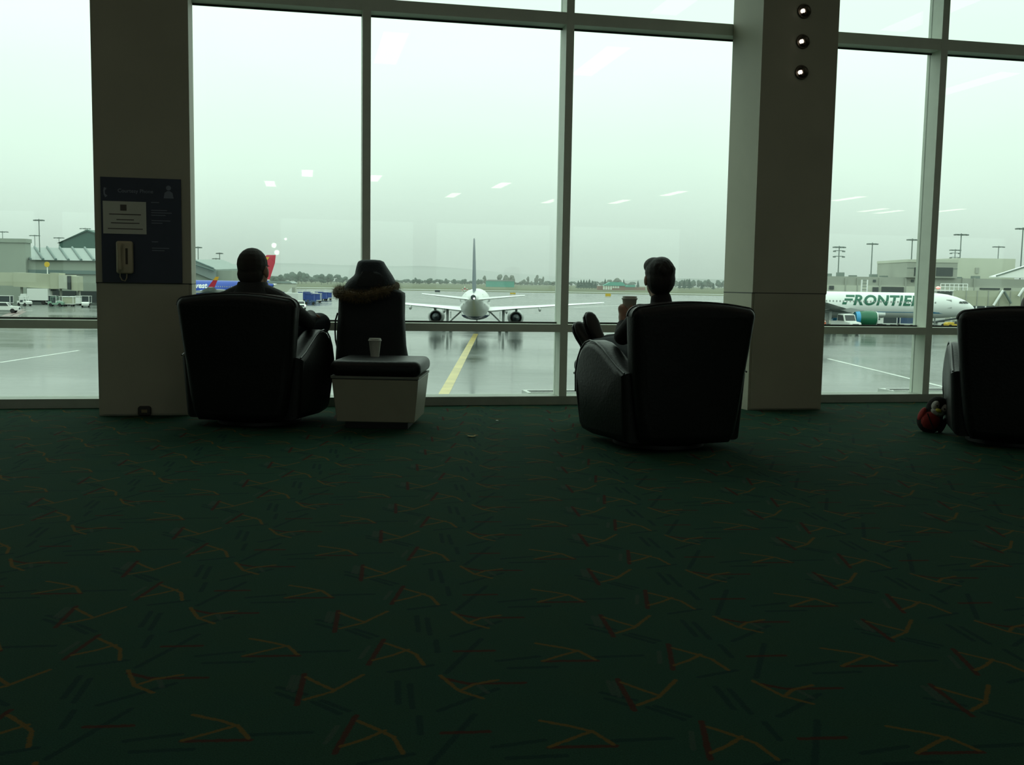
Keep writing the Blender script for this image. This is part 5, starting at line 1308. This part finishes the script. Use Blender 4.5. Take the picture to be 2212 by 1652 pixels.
zz0, zz1, zz2 = alt(2060, 640, ds), alt(2060, 626, ds), alt(2060, 613, ds)
MB().bx(lat(2022, ds), lat(2066, ds), ds, ds + 2, zz1 - .25, zz1).build('deck', MO['letter_w'], t, smooth=None)
for z_ in (zz1 + .55, zz2): MB().tube([(lat(2032, ds), ds, z_), (lat(2090, ds), ds, z_)], .07, 6).build('rail', MO['letter_w'], t)
for k in range(7):
    px = 2032 + 58 / 6 * k; MB().tube([(lat(px, ds), ds, zz1 - .3), (lat(px, ds), ds, zz2)], .07, 6).build('post', MO['letter_w'], t)
for px in (2026, 2064, 2088): MB().tube([(lat(px, ds), ds + 1, G), (lat(px, ds), ds + 1, zz1)], .14, 6).build('leg', MO['letter_w'], t)
MB().ell((lat(2026, ds), ds - .1, zz1 + .35), (.42, .3, .25), nu=10, nv=6).build('beacon', MO['red_light'], t)
t = thing('ladder_stand', 'pair of slim white poles with a ladder above the airliner', 'stand')
dl = 182.0
for px in (1861, 1873): MB().tube([at(px + 1, 604, dl), V((lat(px - 1, dl), dl, G))], .13, 6).build('pole', MO['letter_w'], t)
for k in range(14):
    z_ = G + 1 + k * .55; MB().tube([(lat(1862, dl), dl, z_), (lat(1873, dl), dl, z_)], .06, 5).build('rung', MO['mast'], t)

def light_mast(label, px, ptop, d, zbase, arms=2.4, grp=None, lattice=False, thick=.16):
    x = lat(px, d); zt_ = alt(px, ptop, d)
    t = thing('light_mast', label, 'light mast', (x, d, zbase), 0, grp); h = zt_ - zbase
    MB().tube([(0, 0, 0), (0, 0, h)], [thick * 1.3, thick * .8], 8).build('pole', MO['mast'], t)
    MB().tube([(-arms / 2, 0, h - .25), (arms / 2, 0, h - .25)], .12, 6).build('crossarm', MO['mast'], t)
    for sx in ((-1, -.35, .35, 1) if not lattice else (-1, -.4, .4, 1)):
        MB().bx(sx * arms / 2 - .32, sx * arms / 2 + .32, -.35, .35, h - .52, h - .22).build('lamp_head', MO['mast'], t, smooth=None)
    if lattice:
        for dz in (-1.2, -2.6):
            MB().tube([(-arms * .45, 0, h + dz), (arms * .45, 0, h + dz)], .1, 6).build('crossarm', MO['mast'], t)
            for sx in (-1, 1): MB().bx(sx * arms * .45 - .3, sx * arms * .45 + .3, -.3, .3, h + dz - .35, h + dz).build('lamp_head', MO['mast'], t, smooth=None)
    return t
for px, ptop, d, arms, lat_, lb in ((1809, 531, 262, 2.6, True, 'lattice headed light mast nearest the right column'), (1880, 524, 262, 2.2, False, 'light mast above the airliner engine'), (1965.5, 515, 262, 2.2, False, 'light mast just left of the thick right mullion'),
                                  (2070, 504, 262, 3.0, False, 'light mast just right of the thick right mullion'), (2059, 538, 330, 3.0, True, 'farther lattice headed mast right of the thick mullion'), (2152, 531, 330, 3.2, False, 'short distant light mast between two taller ones'), (2202, 491, 250, 3.0, False, 'tallest light mast at the right picture edge')):
    light_mast(lb, px, ptop, d, G, arms, None, lat_)

# ---- terminal on the left
DL = 262.0
t = thing('left_terminal', 'grey terminal block at the left picture edge', 'building')
x0, x1, y0, y1, z0, z1 = bx_px(-140, 57, 514, DL - 3.4, 3)
MB().bx(x0, x1, y0, y1, G, z1).build('wall', MO['conc3'], t, smooth=None)
MB().bx(x0, x1 + .3, y0 - .3, y1, z1 - 1.0, z1).build('parapet', MO['conc3'], t, smooth=None)
t = thing('sloped_roof_hall', 'low terminal wing with a ribbed sloping metal roof at left', 'building')
x0, x1 = lat(40, DL), lat(470, DL); zw = alt(120, 562, DL - 2); zr = alt(120, 535, DL + 24)
MB().bx(x0, lat(236, DL), DL - 2, DL + 30, G, zw).build('wall', MO['conc3'], t, smooth=None)
MB().bx(lat(236, DL), lat(505, DL), DL - 2, DL + 30, G, alt(474, 584, DL)).build('wall', MO['conc3'], t, smooth=None)
MB().loft([[(x, DL - 3, zw), (xt, DL + 24, zr), (xt, DL + 30, zr - .5), (x, DL + 30, zw)] for x, xt in ((lat(80, DL), lat(52, DL + 24)), (lat(235, DL), lat(210, DL + 24)))]).build('roof', MO['roof'], t, smooth=None)
MB().loft([[(x, DL - 3, z_ - 3), (x, DL - 3, z_), (x, DL + 24, z_ + .6), (x, DL + 30, z_)] for x, z_ in ((lat(235, DL), zw), (lat(424, DL), alt(424, 561, DL)), (lat(474, DL), alt(474, 582, DL)))]).build('roof', MO['roof'], t, smooth=None)
for k in range(7):
    MB().tube([(lat(80 + k * 27, DL), DL - 3.1, zw + .2), (lat(50 + k * 27, DL + 24), DL + 24, zr + .2)], .30, 6).build('rib', MO['rib'], t)
for k in range(2):
    MB().tube([(lat(420, DL), DL - 4, alt(420, 559 + 9 * k, DL)), (lat(472, DL), DL - 4, alt(472, 580 + 5 * k, DL))], .22, 6).build('rib', MO['rib'], t)
MB().bx(x0, lat(236, DL), DL - 2.4, DL - 2, alt(100, 591, DL), alt(100, 583, DL)).build('window_band', MO['rib'], t, smooth=None)
for pa, pb in ((62, 110), (114, 172), (176, 230)): MB().bx(lat(pa, DL), lat(pb, DL), DL - 2.4, DL - 2, G, alt(100, 627, DL)).build('opening_or_shade', MO['dark'], t, smooth=None)  # dark patches on the wall stand for shade beneath the jet bridge
t = thing('hangar', 'dark green hangar gable beside the left column', 'building')
dh = 330.0
xa, xm, xb = lat(131, dh), lat(192, dh), lat(262, dh)
MB().prism([(xa, G), (xb, G), (xb, alt(250, 524, dh)), (xm, alt(192, 499, dh)), (xa, alt(131, 524, dh))], dh, dh + 40).build('wall', MO['hangar'], t, smooth=None)
MB().loft([[(xa - .6, y_, alt(131, 524, dh) - .2), (xm, y_, alt(192, 499, dh)), (xb + .6, y_, alt(250, 524, dh) - .2), (xm, y_, alt(192, 499, dh) + .5)] for y_ in (dh - .5, dh + 40)]).build('roof', MO['hangar'], t, smooth=None)
# jet bridge on the left: a cream tunnel that slopes down to its cab
t = thing('left_jet_bridge', 'long cream jet bridge sloping down to its cab at left', 'jet bridge')
db = 236.0
def brq(px, p0, p1, y_): return [(lat(px, db), y_, alt(px, p1, db)), (lat(px, db), y_, alt(px, p0, db)), (lat(px, db), y_ + 3.2, alt(px, p0, db)), (lat(px, db), y_ + 3.2, alt(px, p1, db))]
MB().loft([brq(-160, 585, 614, db), brq(30, 588.5, 617, db)]).build('tunnel_section', MO['cream'], t, smooth=None)
MB().loft([brq(31, 588, 619, db - .4), brq(113, 592, 623.5, db - .4)]).build('tunnel_section', MO['cream'], t, smooth=None)
MB().loft([brq(112, 589, 624, db - .8), brq(132, 590, 624, db - .8)]).build('rotunda', MO['cream'], t, smooth=None)
MB().loft([brq(132, 594, 623, db - 1.2), brq(158, 594, 624, db - 1.2)]).build('cab', MO['conc2'], t, smooth=None)
MB().loft([brq(158, 596, 627, db - 1.0), brq(171, 597, 628, db - 1.0)]).build('cab_canopy', MO['cream'], t, smooth=None)
MB().loft([brq(151, 596, 625, db - 1.4), brq(158, 596, 626, db - 1.4)]).build('cab_window', MO['dark'], t, smooth=None)
MB().loft([brq(60, 623, 627, db + .4), brq(112, 624, 628, db + .4)]).build('underframe', MO['veh_dark'], t, smooth=None)
for px in (40, 105, 125, 165): MB().tube([(lat(px, db), db + 1.5, alt(px, 620, db)), (lat(px, db), db + 1.5, G)], .30, 8).build('support_leg', MO['conc'], t)
t = thing('second_jet_bridge', 'cream jet bridge tunnel right beside the left column', 'jet bridge')
MB().loft([brq(172, 590, 612, db + 12), brq(260, 591, 614, db + 12)]).build('tunnel_section', MO['cream'], t, smooth=None)
MB().bx(lat(176, db), lat(250, db), db + 12.5, db + 14, G, alt(176, 614, db)).build('support_wall', MO['conc'], t, smooth=None)
t = thing('gate_sign', 'round yellow gate sign above the cream jet bridge', 'sign', (lat(103, 237.6), 237.6, 0))
MB().lathe([(.62, 0), (.62, .12)], c=(0, 0, alt(103, 571, 237.6)), n=20, rot=M.Rotation(R(90), 3, 'X')).build('disc', MO['yellow'], t)
MB().tube([(0, .1, alt(103, 575, 237.6)), (0, .1, alt(103, 592.5, 237.6))], .10, 6).build('post', MO['letter_w'], t)
for px, ptop, d, arms, lb in ((88, 473, 275, 2.2, 'tall light mast over the sloping roof at left'), (78, 507, 400, 3.4, 'shorter light mast behind the sloping roof at left'), (9, 499, 380, 3.6, 'light mast behind the block at the left picture edge'), (130, 512, 400, 3.4, 'light mast at the left corner of the green hangar'),
                              (187, 492, 400, 3.6, 'light mast behind the green hangar gable'), (429, 532, 300, 1.6, 'light mast just right of the left column'), (475, 545, 330, 1.6, 'taller of two light masts left of the left man'), (467.5, 557, 420, 2.6, 'shorter light mast left of the left man')):
    light_mast(lb, px, ptop, d, G, arms, None, False, .14)
